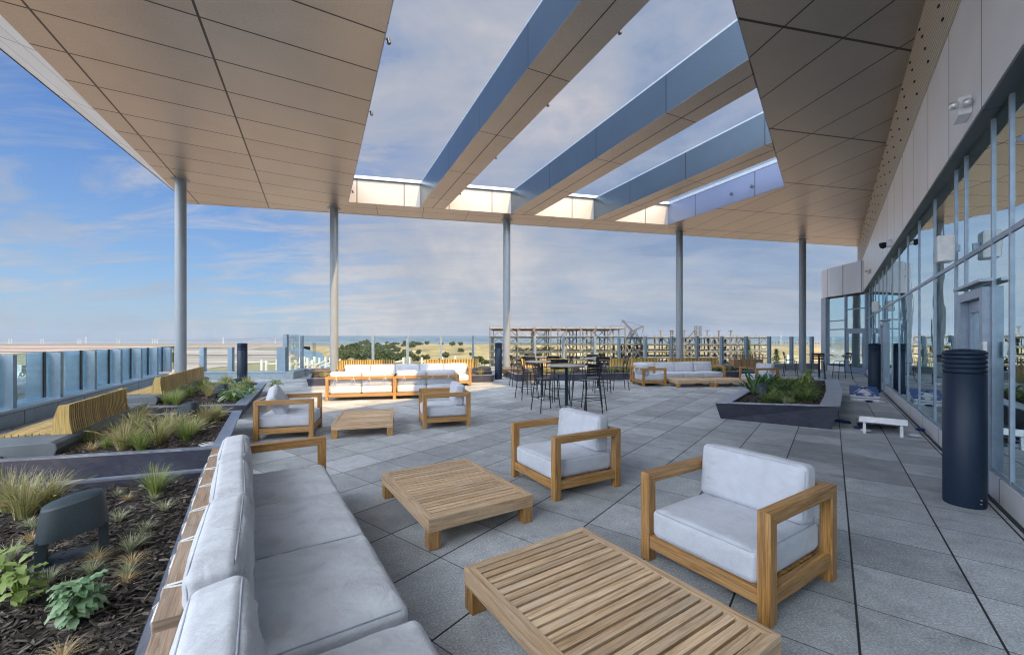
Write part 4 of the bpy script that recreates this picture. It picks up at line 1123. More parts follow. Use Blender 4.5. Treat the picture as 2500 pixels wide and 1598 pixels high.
stools = [
 (.795, 9.56, .46, .19, 'bar stool in the front row, left of the nearest table pole'),
 (1.67, 9.24, -.57, .82, 'bar stool with its slatted back to the camera, right of the nearest table pole'),
 (1.95, 9.83, -1, .02, 'bar stool turned sideways, just behind the frontmost right stool'),
 (1.28, 11.0, .05, -1, 'bar stool on the far side of the nearest bar table'),
 (.43, 11.6, .93, .36, 'leftmost bar stool of the cluster, seen from the side at its table'),
 (.62, 12.75, .3, -.95, 'bar stool beyond the second bar table, facing the camera'),
 (1.22, 11.3, -.5, .86, 'bar stool between the first and second bar tables'),
 (1.30, 13.95, -.25, 1, 'bar stool with its back to the camera in front of the farthest table'),
 (.75, 16.0, .2, -1, 'bar stool behind the farthest bar table, before the yellow bench'),
 (.22, 14.75, 1, .2, 'bar stool at the left of the farthest bar table, beside the planter corner'),
 (2.25, 13.9, 1, .05, 'bar stool facing right at the left side of the right-hand bar table'),
 (2.85, 13.05, .05, 1, 'bar stool with its back to the camera at the right-hand bar table'),
 (3.0, 14.95, 0, -1, 'bar stool on the far side of the right-hand bar table'),
 (3.58, 13.7, -1, 0, 'rightmost bar stool of the cluster, facing left, clear of the others'),
 (12.75, 18.75, 1, -.5, 'bar stool at the left of the table near the glass door'),
 (12.8, 17.15, .55, .8, 'bar stool with its back to the camera at the table near the glass door'),
 (14.05, 17.45, -.95, .2, 'bar stool right of the table near the glass door'),
]
for k, (x, y, dx, dy, lab) in enumerate(stools):
    if k == 0: st.location = (x, y, 0); st.rotation_euler = (0, 0, fang(dx, dy)); st['label'] = lab
    else: dup(st, (x, y, 0), fang(dx, dy), lab)

# ------------------------------------------------------------------ bollards
def bollard(x, y, label):
    t = thing('bollard', label, 'bollard', (x, y, 0), .3, 'tall black louvred bollards')
    MB().lathe([(.15, .001), (.155, .02), (.155, 1.31), (.148, 1.315)], 48).build('body', 'bollard', t)
    pr = [(.143, 1.30)]
    z = 1.318
    for k in range(4): pr += [(.143, z), (.1545, z+.003), (.1565, z+.036), (.143, z+.040)]; z += .046
    MB().lathe(pr, 48).build('louvres', 'bollard', t)
    MB().lathe([(.143, z-.004), (.157, z), (.158, z+.022), (.14, z+.040), (.08, z+.052), (0, z+.056)], 48).build('cap', 'bollard', t)
    m = MB(); m.tube([(-.06, -.146, .06), (-.06, -.156, .06)], .007, 8); m.tube([(-.06, -.146, .095), (-.06, -.156, .095)], .007, 8); m.build('bolt', 'chrome', t)
    return t
b0 = bollard(4.55, 4.12, 'big black bollard on the right, nearest the camera by the glass wall')
dup(b0, (11.5, 13.0, 0), .3, 'black bollard by the glass wall behind the blue cornhole board')
dup(b0, (-9.35, 14.2, 0), .3, 'black bollard standing behind the left planter near the low fence')
dup(b0, (-.58, 17.5, 0), .3, 'thin distant black bollard beside the middle column')

# ------------------------------------------------------------------ wooden cabinets
def cabinet(x, y, rz, label):
    t = thing('litter_cabinet', label, 'cabinet', (x, y, 0), rz, 'wooden litter cabinets')
    w, d, h = .37, .45, .95
    for sx in (-w/2, w/2-.035):
        for sy in (-d/2, d/2-.035): MB().box(sx, sx+.035, sy, sy+.035, .001, h-.03, 2).build('post', 'cabinet', t)
    MB().box(-w/2-.015, w/2+.015, -d/2-.015, d/2+.015, h-.029, h, 0).build('lid', 'cabinet', t, bevel=.003)
    m = MB()
    for k in range(6):
        x0 = -w/2+.037+k*(w-.074)/6; m.box(x0, x0+(w-.074)/6-.006, -d/2+.008, -d/2+.024, .06, h-.30, 2)
    m.box(-w/2+.036, w/2-.036, -d/2+.004, -d/2+.03, h-.298, h-.262, 0); m.build('door', 'cabinet', t)
    m = MB(); m.box(-w/2+.01, -w/2+.02, -d/2+.037, d/2-.037, .05, h-.27); m.box(w/2-.02, w/2-.01, -d/2+.037, d/2-.037, .05, h-.27); m.build('side_panel', 'cabinet', t)
    MB().box(-w/2+.037, w/2-.037, d/2-.03, d/2-.02, .05, h-.27).build('back_panel', 'cabinet', t)
    MB().lathe([(.13, .06), (.13, h-.34), (.12, h-.34), (.12, .08)], 16).build('bin', 'black', t)
    return t
cb = cabinet(11.42, 21.0, .12, 'leftmost wooden litter cabinet of the row against the windscreen')
for k, lab in ((1, 'wooden litter cabinet second from the left in the row'), (2, 'wooden litter cabinet third from the left in the row'), (3, 'rightmost wooden litter cabinet, turned slightly, right end of the row')):
    dup(cb, (11.42+.42*k, 21.0+.05*k, 0), .12 if k < 3 else -.15, lab)

# ------------------------------------------------------------------ cornhole boards and bags
def board(label, p_low, ang, logo):
    """p_low: left corner of the low edge; x across (0.62), y up the slope (1.2)"""
    t = thing('cornhole_board', label, 'game board', (*p_low, 0), R(ang), 'cornhole boards')
    W, L = .62, 1.2; z0, z1 = .09, .31
    sl = math.atan2(z1-z0, L); mt = T(0, 0, z0) @ Matrix.Rotation(sl, 4, 'X')
    m = MB(); m.box(0, W, 0, L, -.015, 0, 1, mt); m.build('deck', 'blue_paint' if logo else 'white_paint', t)
    m = MB()
    m.box(0, W, 0, .02, -.09, -.0155, 0, mt); m.box(0, W, L-.02, L, -.10, -.0155, 0, mt); m.box(0, .02, .021, L-.021, -.10, -.0155, 1, mt); m.box(W-.02, W, .021, L-.021, -.10, -.0155, 1, mt)
    m.build('frame', 'white_paint', t)
    for x in (.05, W-.09): MB().box(x, x+.04, L-.10, L-.05, .001, z1-.105, 2).build('leg', 'white_paint', t)
    h = MB(); h.add([mt @ Vector((W/2+.075*math.cos(a*math.pi/12), L-.23+.075*math.sin(a*math.pi/12), .004)) for a in range(24)], [tuple(range(24))]); h.build('hole', 'black', t)
    if logo:
        def sheet(poly, z, mat_, nm):
            q = MB(); q.add([mt @ Vector((x, y, z)) for x, y in poly], [tuple(range(len(poly)))]); return q.build(nm, mat_, t)
        c = W/2
        sheet([(0.0, .0), (W, .0), (W, .22), (c+.02, 1.12), (c-.02, 1.12), (0, .22)], .0012, 'white_paint', 'painted_gable')
        sheet([(.0, .245), (.035, .27), (c, 1.02), (W-.035, .27), (W, .245), (W, .235), (c, 1.045), (.0, .235)][:8], .0018, 'blue_paint', 'painted_line')
        sheet([(.06, .19), (W-.06, .19), (c, .96)], .0022, 'white_paint', 'painted_field')
        sheet([(.12, .16), (W-.12, .16), (W-.12, .46), (.12, .46)], .0026, 'blue_patch', 'painted_patch')
        # white emblem: a broad stem with two cross strokes
        for p in ([(c, .19), (c+.08, .19), (c+.08, .42), (c, .42)], [(c-.05, .36), (c+.15, .36), (c+.15, .40), (c-.05, .40)], [(c-.03, .27), (c+.14, .27), (c+.14, .31), (c-.03, .31)], [(c+.0, .40), (c+.12, .40), (c+.12, .44), (c+.0, .44)]):
            sheet(p, .0030, 'white_paint', 'painted_emblem')
    return t
fa = math.degrees(math.atan2(.7885, .615))-90
board('blue and white cornhole board in front of the far bollard, with a painted gable emblem', (9.31, 11.27), fa, True)
pl = Vector((6.63, 6.87))+Vector((.62, .785))*1.2; 
board('white cornhole board seen from behind, nearer one by the big bollard', (pl.x, pl.y), fa+180, False)
def bag(u, v, col, label, z=0.0, rz=0, s=1.0, loc=None, tilt=0):
    x, y = at(u, v, z) if loc is None else loc[:2]
    m = MB(); N_ = 10; vs = []; fs = []
    for i in range(N_+1):
        for j in range(N_+1):
            a = -1+2*i/N_; b3 = -1+2*j/N_; h = .022*((1-a**4)*(1-b3**4))**.6*(1+.35*noise.noise(Vector((a*2, b3*2, u*.1))))
            vs.append((a*.075, b3*.075, .024+h)); vs.append((a*.075, b3*.075, .024-h*.95))
    w_ = N_+1
    for i in range(N_):
        for j in range(N_):
            a = 2*(i*w_+j); b3 = 2*((i+1)*w_+j); fs += [(a, b3, b3+2, a+2), (a+3, b3+3, b3+1, a+1)]
    m.add(vs, fs, smooth=True)
    o = m.build('bean_bag', col, loc=(x, y, z+.001)); o.rotation_euler = (tilt, 0, rz); tag(o, label, 'bean bag', 'cornhole bean bags')
bag(2117, 979, 'blue_cloth', 'blue bean bag lying against the front of the blue board', loc=(9.53, 10.93), rz=.4)
bag(2139, 981, 'white_cloth', 'white bean bag at the right corner of the blue board', loc=(9.76, 10.82), rz=.9)
bag(2050, 1029, 'blue_cloth', 'blue bean bag half hidden behind the angular planter corner', rz=.3)
bag(2066, 1032, 'blue_cloth', 'dark blue bean bag on the floor just right of the angular planter', rz=1.0)
bag(2098, 1046, 'blue_cloth', 'blue bean bag under the left end of the white board', rz=.2)
bag(2114, 1053, 'white_cloth', 'white bean bag behind the left leg of the white board', rz=.8)
bag(2250, 1051, 'blue_cloth', 'blue bean bag against the window track right of the white board', rz=.5)
bag(2234, 1066, 'white_cloth', 'grey-white bean bag on the floor right of the white board leg', rz=1.1)

# ------------------------------------------------------------------ garden speakers
def garden_speaker(x, y, z, rz, s, label):
    t = thing('garden_speaker', label, 'speaker', (x, y, z), rz, 'black garden speakers in the planters')
    t.scale = (s, s, s)
    m = MB(); n = 40; vs = []; rows = []
    prof = [(1.0, .0), (.99, .08), (.95, .25), (.89, .45), (.85, .545), (.80, .565), (.66, .59), (.35, .625), (0.02, .64)]
    for (r, h) in prof:
        ring = []
        for k in range(n):
            a = 2*math.pi*k/n; X = .15*r*math.copysign(abs(math.cos(a))**.62, math.cos(a)); Y = .118*r*math.copysign(abs(math.sin(a))**.62, math.sin(a))
            base = .175+.02*(X/.15)      # the skirt is cut at a slant
            zz = base+(h/.645)*(.385-base+.03*(X/.15))
            ring.append((X, Y, zz))
        rows.append(ring)
    vs = [p for rg in rows for p in rg]
    fs = [(i*n+k, i*n+(k+1) % n, (i+1)*n+(k+1) % n, (i+1)*n+k) for i in range(len(rows)-1) for k in range(n)]
    fs.append(tuple(range(n))[::-1]); fs.append(tuple((len(rows)-1)*n+k for k in range(n)))
    m.add(vs[:5*n], [f for f in fs[:-2] if max(f) < 5*n], smooth=True); m.add([p for p in vs[4*n:]], [tuple(i-4*n for i in f) for f in fs[:-2] if min(f) >= 4*n], smooth=True); m.add(vs[:n], [tuple(range(n))[::-1]])
    m.build('dome', 'speaker', t)
    for sx in (-1, 1): MB().box(sx*.125-.022, sx*.125+.022, -.085, .085, .01, .185+sx*.015).build('leg', 'speaker', t, bevel=.004)
    MB().lathe([(1, 0), (1, .012), (.9, .022), (0.01, .03)], 28, sx=.175, sy=.13).build('base', 'speaker', t)
garden_speaker(-2.72, 2.54, .285, .80, 1.05, 'large black garden speaker in the near mulch bed behind the sofa')
garden_speaker(-5.25, 6.65, .26, .2, 1.0, 'black garden speaker among the pale grass of the second planter')
garden_speaker(-6.95, 9.8, .24, .4, .95, 'black garden speaker in the third planter, nearer of two beside leafy plants')
garden_speaker(-7.6, 11.3, .24, .6, .95, 'black garden speaker in the third planter, farther one near the bollard')
garden_speaker(5.65, 9.25, .30, 1.2, .95, 'black garden speaker at the left edge of the angular planter')
o = MB().lathe([(.11, 0), (.11, .012), (.10, .018), (.0, .018)], 28).build('drain_cover', 'cover', loc=(-3.98, 5.38, .275)); tag(o, 'round grey drain cover in the corner of the grassy planter', 'cover')
# small ribs of the drain cover
# ------------------------------------------------------------------ plants
def tuft_mb(n, h, spread, w=.006, droop=.5, seed=0, segs=4, seedheads=0):
    rnd = random.Random(seed); m = MB()
    for k in range(n):
        a = rnd.uniform(0, 2*math.pi); rr = rnd.random()**.5*spread*.18; L = h*rnd.uniform(.55, 1.15); lean = spread*rnd.random()**.8
        d = Vector((math.cos(a), math.sin(a), 0)); side = Vector((-d.y, d.x, 0)); base = d*rr
        tw = rnd.uniform(-.3, .3); vs = []; uv = []
        for i in range(segs+1):
            q = i/segs; p = base+d*lean*(q**1.5)+Vector((0, 0, L*(q-droop*.5*q*q*(.4+lean/spread))))
            p += side*tw*q*q*L*.3; ww = w*(1-q*.85)
            vs += [p-side*ww, p+side*ww]
        fs = [(2*i, 2*i+1, 2*i+3, 2*i+2) for i in range(segs)]
        uvs = [[(0, i/segs), (1, i/segs), (1, (i+1)/segs), (0, (i+1)/segs)] for i in range(segs)]
        m.add(vs, fs, uvs, smooth=True)
        if k < seedheads:
            p = (vs[-1]+vs[-2])/2; dr = (p-(vs[-3]+vs[-4])/2).normalized(); m.tube([p-dr*.10, p-dr*.05, p, p+dr*.02], [.002, .006, .005, .001], 5)
    return m
TUF = {}
def proto_tuft(key, *a, mat_='blade_green', **k):
    TUF[key] = (tuft_mb(*a, **k), mat_, None)
for i in range(3):
    TUF['green%d' % i] = (tuft_mb(190, .36, .27, .0042, .55, 10+i, 5, 4), 'blade_green')
    TUF['mix%d' % i] = (tuft_mb(230, .40, .30, .0042, .6, 20+i, 5, 10), 'blade_mix')
    TUF['dry%d' % i] = (tuft_mb(110, .22, .26, .0035, .9, 30+i, 5), 'blade_dry')
    TUF['pale%d' % i] = (tuft_mb(85, .13, .12, .0035, .6, 40+i, 4), 'blade_pale')
M['blade_dark'] = blade('dark_shrub_blades', [(0, (.05, .10, .02)), (.5, (.10, .18, .04)), (.85, (.20, .28, .07)), (1, (.32, .36, .14))], .15)
for i in range(3): TUF['shrub%d' % i] = (tuft_mb(210, .26, .30, .008, .45, 60+i, 4), 'blade_dark')
BUILT = {}
def tuft(key, x, y, z, s, label, group, cat='grass'):
    rz = random.uniform(0, 6.28)
    if key not in BUILT:
        mb, mt = TUF[key]; o = mb.build('grass_tuft', mt); BUILT[key] = o
    else:
        o = BUILT[key].copy(); C.objects.link(o)
    o.location = (x, y, z); o.rotation_euler = (0, 0, rz); o.scale = (s, s, s)
    tag(o, label, cat, group)
random.seed(21)
Z1 = .295
# near bed (photo pixel of each plant's base)
def bedxy(u, v, z=Z1): return at(u, v, z)
x, y = bedxy(60, 1262); tuft('mix0', x, y, Z1, 1.0, 'big golden green grass clump at the left edge of the near bed, behind the speaker', 'near bed clumps')
x, y = bedxy(20, 1245); tuft('mix1', x, y, Z1, .95, 'golden grass clump half out of the picture at the left edge of the near bed', 'near bed clumps')
x, y = bedxy(120, 1240); tuft('mix2', x, y, Z1, .85, 'smaller golden grass clump just left of the steel wall, beyond the speaker', 'near bed clumps')
x, y = bedxy(378, 1206); tuft('green0', x, y, Z1, .82, 'fresh green grass clump with white seed heads in the near bed by the sofa', 'near bed clumps')
pl_lab = 'small pale sedge tuft sprouting from the near mulch bed'
for (u, v, s) in ((290, 1272, 1.2), (402, 1248, 1.1), (352, 1300, 1.0), (345, 1326, .9), (375, 1222, .8), (232, 1358, .9), (222, 1400, 1.0), (310, 1405, 1.0), (25, 1370, 1.4), (85, 1290, .8), (288, 1210, .7), (165, 1450, 1.0), (118, 1425, 1.0), (70, 1285, .9), (318, 1345, 1.25)):
    x, y = bedxy(u, v); tuft('pale%d' % random.randrange(3), x, y, Z1, s*.8, pl_lab, 'small sedge tufts in the near bed')
dr_lab = 'low straw-coloured dry grass tuft lying on the near mulch bed'
for (u, v, s) in ((312, 1220, .5), (322, 1378, .6), (235, 1370, .6), (150, 1612, .6), (75, 1320, .6), (310, 1420, .5)):
    x, y = bedxy(u, v); tuft('dry%d' % random.randrange(3), x, y, Z1, s*.75, dr_lab, 'dry tufts in the near bed')
# second planter
Z2 = .27
lab2 = {'m': 'tall pale tufted grass in the second planter below the near bench', 'g': 'bright green grass clump in the second planter below the near bench', 'd': 'brown dry grass clump at the bench end of the second planter'}
for (u, v, k, s) in ((300, 1098, 'm', 1.1), (345, 1100, 'g', .95), (390, 1085, 'm', 1.1), (455, 1075, 'g', 1.1), (470, 1062, 'm', .9), (375, 1020, 'g', 1.15), (345, 1030, 'm', 1.0), (500, 1035, 'm', 1.0), (530, 1030, 'm', .9), (520, 1022, 'm', .8), (300, 1060, 'd', 1.4), (275, 1075, 'd', 1.2), (235, 1075, 'd', .9), (330, 1062, 'm', 1.1), (410, 1060, 'm', 1.1), (225, 1100, 'd', .8), (210, 1080, 'g', .8), (432, 1050, 'm', .9), (260, 1095, 'g', .6)):
    x, y = at(u, v, Z2)
    if not pt_in(x, y, P2I): continue
    nm = {'m': 'mix', 'g': 'green', 'd': 'dry'}[k]+str(random.randrange(3))
    tuft(nm, x, y, Z2, s, lab2[k], 'grasses of the second planter '+{'m': '(tall pale)', 'g': '(green)', 'd': '(dry)'}[k])
Z3 = .25
lab3 = {'m': 'pale tufted grass in the third planter below the far bench', 'g': 'green grass clump in the third planter below the far bench', 'd': 'orange dry grass in the third planter below the far bench'}
for k in range(34):
    f1 = random.random(); f2 = random.random()**1.1
    A = Vector((-7.7, 8.5)); B2 = Vector((-9.6, 12.6)); off = Vector((.90, .43))*(f2*1.35+.25)
    p = A.lerp(B2, f1)+off
    if not pt_in(p.x, p.y, P3I): continue
    kk = random.choice('mmggdg'); nm = {'m': 'mix', 'g': 'green', 'd': 'dry'}[kk]+str(random.randrange(3))
    tuft(nm, p.x, p.y, Z3, random.uniform(.8, 1.15), lab3[kk], 'grasses of the third planter '+{'m': '(pale)', 'g': '(green)', 'd': '(dry)'}[kk])
for k in range(16):
    x = random.uniform(-7.0, -1.2); y = 15.1+(x+7)*.232+random.uniform(0, .5)
    if not pt_in(x, y, P4I): continue
    tuft('mix%d' % random.randrange(3), x, y, .21, .8, 'grass clump in the low planter behind the sunlit sofas', 'grasses behind the sunlit sofas')
for k in range(40):
    x = random.uniform(.6, 10.9); y = 16.8+(x)*.17+random.uniform(0.1, 1.0)
    if not pt_in(x, y, P5I): continue
    tuft(random.choice(['mix', 'green'])+str(random.randrange(3)), x, y, .21, random.uniform(.7, 1.1), 'grass clump in the low planter behind the bar stools and shaded sofa', 'grasses of the long far planter')
# leafy plants
def leaf(m, base, d, L, W, rise, curl, n=6, fold=.25, side=None):
    d = Vector(d).normalized(); sd = Vector((-d.y, d.x, 0)).normalized(); vs = []; uv = []
    for i in range(n+1):
        q = i/n; w = W*(math.sin(math.pi*min(1, q*.92+.04))**.7)
        p = Vector(base)+d*L*q+Vector((0, 0, rise*L*q-curl*L*q*q))
        e = .006*math.sin(q*20)
        vs += [p-sd*w+Vector((0, 0, fold*w+e)), p, p+sd*w+Vector((0, 0, fold*w-e))]
    fs = []; uvs = []
    for i in range(n):
        a = 3*i; fs += [(a, a+1, a+4, a+3), (a+1, a+2, a+5, a+4)]; uvs += [[(0, i/n)]*4, [(0, i/n)]*4]
    m.add(vs, fs, uvs, smooth=True)
def leafy(x, y, z, n, L, W, label, material, seed, height=.12, group=None, stem=True):
    rnd = random.Random(seed); t = thing('leafy_plant', label, 'plant', (x, y, z), 0, group)
    m = MB(); s = MB()
    for k in range(n):
        a = rnd.uniform(0, 6.28); h = rnd.random()**.7*height; r0 = rnd.uniform(0, .11)*(1-h/height*.6)*L/.12
        b3 = (math.cos(a)*r0, math.sin(a)*r0, .02+h); aa = a+rnd.uniform(-.5, .5)
        leaf(m, b3, (math.cos(aa), math.sin(aa), 0), L*rnd.uniform(.7, 1.15), W*rnd.uniform(.75, 1.15), rnd.uniform(.1, .8), rnd.uniform(.3, .9))
        s.tube([(0, 0, -.01), (b3[0]*.5, b3[1]*.5, b3[2]*.55), b3], .004, 5)
    m.build('leaves', material, t); s.build('stem', 'blade_green', t); return t
x, y = bedxy(192, 1512); leafy(x, y, Z1, 120, .078, .021, 'grey-green broad-leaved plant low on the near mulch, in front of the black speaker', 'leaf_grey', 3, .16)
x, y = bedxy(45, 1480); leafy(x, y, Z1, 34, .075, .020, 'lime green plant with a curving stem, left of the grey-green one', 'leaf_lime', 4, .20)
x, y = bedxy(-12, 1465); leafy(x, y, Z1, 18, .085, .024, 'green leaves entering the picture at the far left edge of the near bed', 'leaf_lime', 5, .22)
leafy(-7.35, 10.9, Z3, 36, .22, .045, 'leafy green plant beside the farther garden speaker in the third planter', 'leaf_grey', 6, .25)
leafy(-6.35, 9.35, Z3, 40, .22, .04, 'silvery leafy plant in front of the nearer garden speaker in the third planter', 'leaf_grey', 7, .22)
leafy(-6.5, 10.3, Z3, 30, .18, .035, 'silvery leafy plant between the steel rim and the third planter grasses', 'leaf_grey', 8, .2)
leafy(-7.0, 12.1, Z3, 30, .18, .035, 'leafy plant in the far corner of the third planter', 'leaf_lime', 9, .2)
def strap_plant(x, y, z, n, L, label, seed, material='leaf_dark', W=.024):
    rnd = random.Random(seed); m = MB()
    for k in range(n):
        a = rnd.uniform(0, 6.28); leaf(m, (math.cos(a)*.03, math.sin(a)*.03, 0), (math.cos(a), math.sin(a), 0), L*rnd.uniform(.5, 1)*.75, W, rnd.uniform(.7, 2.0), rnd.uniform(.2, .9), 7, .5)
    o = m.build('strap_leaved_plant', material, loc=(x, y, z)); tag(o, label, 'plant', 'dark strap-leaved plants in the angular planter')
strap_plant(6.05, 10.25, .33, 34, .55, 'dark agave-like plant at the left of the angular planter', 1)
strap_plant(6.65, 10.9, .33, 34, .62, 'tallest dark agave-like plant in the middle of the angular planter', 2)
strap_plant(6.5, 9.9, .33, 26, .45, 'dark agave-like plant nearest the front rim of the angular planter', 3)
strap_plant(7.4, 11.9, .33, 26, .45, 'dark agave-like plant at the back of the angular planter', 4)
random.seed(5)
cnt = 0
while cnt < 56:
    x = random.uniform(4.6, 8.9); y = random.uniform(8.0, 12.9)
    if not pt_in(x, y, poly_inset(PRI, [.22]*7)): continue
    dens = random.choice(['shrub', 'shrub', 'shrub', 'green', 'pale'])
    tuft(dens+str(random.randrange(3)), x, y, zr(x, y)-.07, random.uniform(.75, 1.1)*(1.5 if dens == 'pale' else .65 if dens == 'green' else 1), 'low green bushy grass clump filling the angular planter', 'grasses of the angular planter'); cnt += 1
leafy(7.75, 10.75, .36, 60, .16, .02, 'taller fresh green bush with tiny white flowers near the curved rim of the angular planter', 'leaf_lime', 30, .5)
leafy(7.3, 10.2, .36, 50, .15, .02, 'bushy green plant in the right half of the angular planter', 'blade_green', 31, .38)

# ------------------------------------------------------------------ landscape
GZ = -28.0
def terr(name, material, poly, z):
    m = MB(); m.add([(x, y, z) for x, y in poly], [tuple(range(len(poly)))]); o = m.build(name, material); return tag(o, kind='structure')
def f_ground(t, b):
    p = POS(t)
    n = t.noise(t.mapping(p, (.3, 1, 1)), .004, 6, .6, .5); n2 = t.noise(p, .05, 5, .6)
    c = t.ramp(n, [(.3, (.10, .085, .075)), (.45, (.17, .14, .12)), (.55, (.10, .10, .07)), (.7, (.24, .20, .175))])
    c = t.mix(.5, c, t.mix(1, c, t.ramp(n2, [(.3, .6), (.7, 1.35)]), 'MULTIPLY'))
    t.set(b.inputs['Base Color'], c); b.inputs['Roughness'].default_value = .95
M['ground'] = mat('marsh_ground', fn=f_ground)
def f_salt(t, b):
    p = POS(t)
    n = t.noise(t.mapping(p, (.12, 1, 1)), .012, 6, .65, .4)
    c = t.ramp(n, [(.3, (.13, .10, .085)), (.42, (.27, .235, .22)), (.50, (.15, .12, .10)), (.60, (.32, .28, .27)), (.75, (.40, .37, .365))])
    t.set(b.inputs['Base Color'], c); b.inputs['Roughness'].default_value = .7
M['salt'] = mat('salt_pans', fn=f_salt)
def f_water(t, b):
    p = POS(t)
    t.set(b.inputs['Base Color'], t.ramp(t.noise(t.mapping(p, (.2, 1, 1)), .003, 4), [(.3, (.08, .12, .17)), (.7, (.13, .18, .23))]))
    b.inputs['Roughness'].default_value = .6; b.inputs['Specular IOR Level'].default_value = .08
M['water'] = mat('bay_water', fn=f_water)
def f_field(t, b):
    p = POS(t)
    n = t.noise(p, .02, 6, .65, .6); n2 = t.noise(p, .18, 5, .7)
    c = t.ramp(n, [(.32, (.10, .075, .03)), (.5, (.205, .15, .065)), (.68, (.29, .22, .11))])
    c = t.mix(.6, c, t.mix(1, c, t.ramp(n2, [(.3, .6), (.7, 1.3)]), 'MULTIPLY'))
    path = t.ramp(t.m('ABSOLUTE', t.m('SUBTRACT', t.noise(p, .006, 3, .5, .8), .5)), [(.004, 1), (.010, 0)])
    c = t.mix(t.m('MULTIPLY', path, .7), c, (.60, .50, .34))
    t.set(b.inputs['Base Color'], c); b.inputs['Roughness'].default_value = .95
M['field'] = mat('dry_grass_hill', fn=f_field)
M['marsh_dark'] = mat('dark_levee', (.09, .07, .06), .95)
M['marsh_green'] = mat('green_marsh', (.14, .125, .06), .95)
def f_far(t, b):
    p = POS(t); n = t.noise(t.mapping(p, (1, 1, 3)), .0022, 7, .7)
    t.set(b.inputs['Base Color'], t.ramp(n, [(.35, (.035, .05, .075)), (.52, (.055, .075, .105)), (.64, (.11, .125, .15)), (.67, (.05, .07, .10))]))
    b.inputs['Roughness'].default_value = 1
M['far_hill'] = mat('far_hills', fn=f_far)
terr('ground', 'ground', [(-40000, -300), (40000, -300), (40000, 40000), (-40000, 40000)], GZ)
terr('bay_water', 'water', [(-30000, 4200), (30000, 5200), (36000, 36000), (-36000, 36000)], GZ+.8)
def gp(u, v): return at(u, v, GZ)
terr('salt_flat', 'salt', [gp(-900, 846), gp(250, 845), gp(640, 848), gp(610, 853), gp(700, 858), gp(720, 868), gp(690, 880), gp(520, 898), gp(300, 935), gp(-900, 1000)], GZ+.4)
terr('salt_flat', 'salt', [gp(-900, 836.2), gp(120, 836.0), gp(160, 837.2), gp(60, 838.4), gp(-900, 838.8)], GZ+.4)
M['pale_land'] = mat('pale_dry_land', (.27, .215, .16), .95)
terr('dry_flat', 'pale_land', [gp(1640, 846), gp(2400, 845), gp(2900, 862), gp(1900, 880), gp(1700, 866)], GZ+.4)
terr('bay_water', 'water', [gp(700, 845.5), gp(735, 845), gp(742, 851), gp(800, 866), gp(880, 880), gp(880, 925), gp(800, 905), gp(735, 873), gp(708, 858)], GZ+.8)
terr('dry_flat', 'pale_land', [gp(1300, 843.5), gp(1640, 842.5), gp(1640, 845), gp(1300, 846.5)], GZ+.5)
terr('mud_bank', 'marsh_green', [gp(520, 901), gp(690, 882), gp(740, 880), gp(800, 915), gp(800, 1000), gp(300, 1000)], GZ+1.2)
for (va, vb, ua, ub) in ((842.2, 842.7, -900, 640), (848.3, 849.3, -900, 560), (852.6, 853.3, -900, 640), (858.5, 859.8, -900, 420), (867, 868.2, -300, 700), (840.0, 840.5, -900, 1200)):
    terr('levee', 'marsh_dark', [gp(ua, va), gp(ub, va+.2), gp(ub, vb), gp(ua, vb+.2)], GZ+1.4)
# dry hill
def hillz(x, y):
    t_ = x/y
    left = max(0, min(1, (t_+.48)/.12)); right = max(0, min(1, (1.0-t_)/.6)); side = left*left*(3-2*left)
    rise = max(0, min(1, (y-330)/900)); rise = rise*rise*(3-2*rise)
    fall = max(0, min(1, (2000-y)/500))
    r2 = 1-.6*max(0, min(1, (t_-.0)/.25))
    return GZ+1.2*side+side*rise*fall*r2*(15+5*noise.noise(Vector((x*.004, y*.004, 0))))+side*fall*2.5*noise.noise(Vector((x*.012, y*.012, 3)))
m = MB(); NX, NY = 110, 80; vs = []; fs = []
for j in range(NY+1):
    y = 300+1750*(j/NY)**1.4
    for i in range(NX+1):
        x = y*(-.52+1.5*i/NX); vs.append((x, y, hillz(x, y)))
for j in range(NY):
    for i in range(NX): a = j*(NX+1)+i; fs.append((a, a+1, a+NX+2, a+NX+1))
m.add(vs, fs, smooth=True); tag(m.build('hillside', 'field'), kind='structure')
# distant ranges
def ridge(name, u0, u1, dist, f_top, material, seed):
    m = MB(); vs = []; fs = []; n = 160
    for i in range(n+1):
        u = u0+(u1-u0)*i/n; X = (u-U0)/1000*dist; hp = f_top(u)+noise.noise(Vector((u*.02, seed, 0)))*1.5+noise.noise(Vector((u*.07, seed, 4)))*.6
        h = max(.5, hp)/1000*dist
        vs += [(X, dist, GZ), (X, dist+1200, CAMH+h*.62), (X, dist+3200, CAMH+h)]
        vs.append((X, dist+9000, GZ))
    for i in range(n):
        for k in range(3): a = 4*i+k; fs.append((a, a+4, a+5, a+1))
    m.add(vs, fs, smooth=True); tag(m.build(name, material), kind='structure')
def ht(u):
    if u < 230: return 1.0
    if u < 560: return 1+10*(u-230)/330
    if u < 760: return 13-.004*(u-560)
    if u < 1200: return max(1.0, 12.5-(u-760)/60)
    return 2.0
ridge('far_hills', -600, 1500, 14000, ht, 'far_hill', 1)
ridge('far_hills', 1400, 3200, 16000, lambda u: 3+2.5*math.sin(u*.012), 'far_hill', 5)
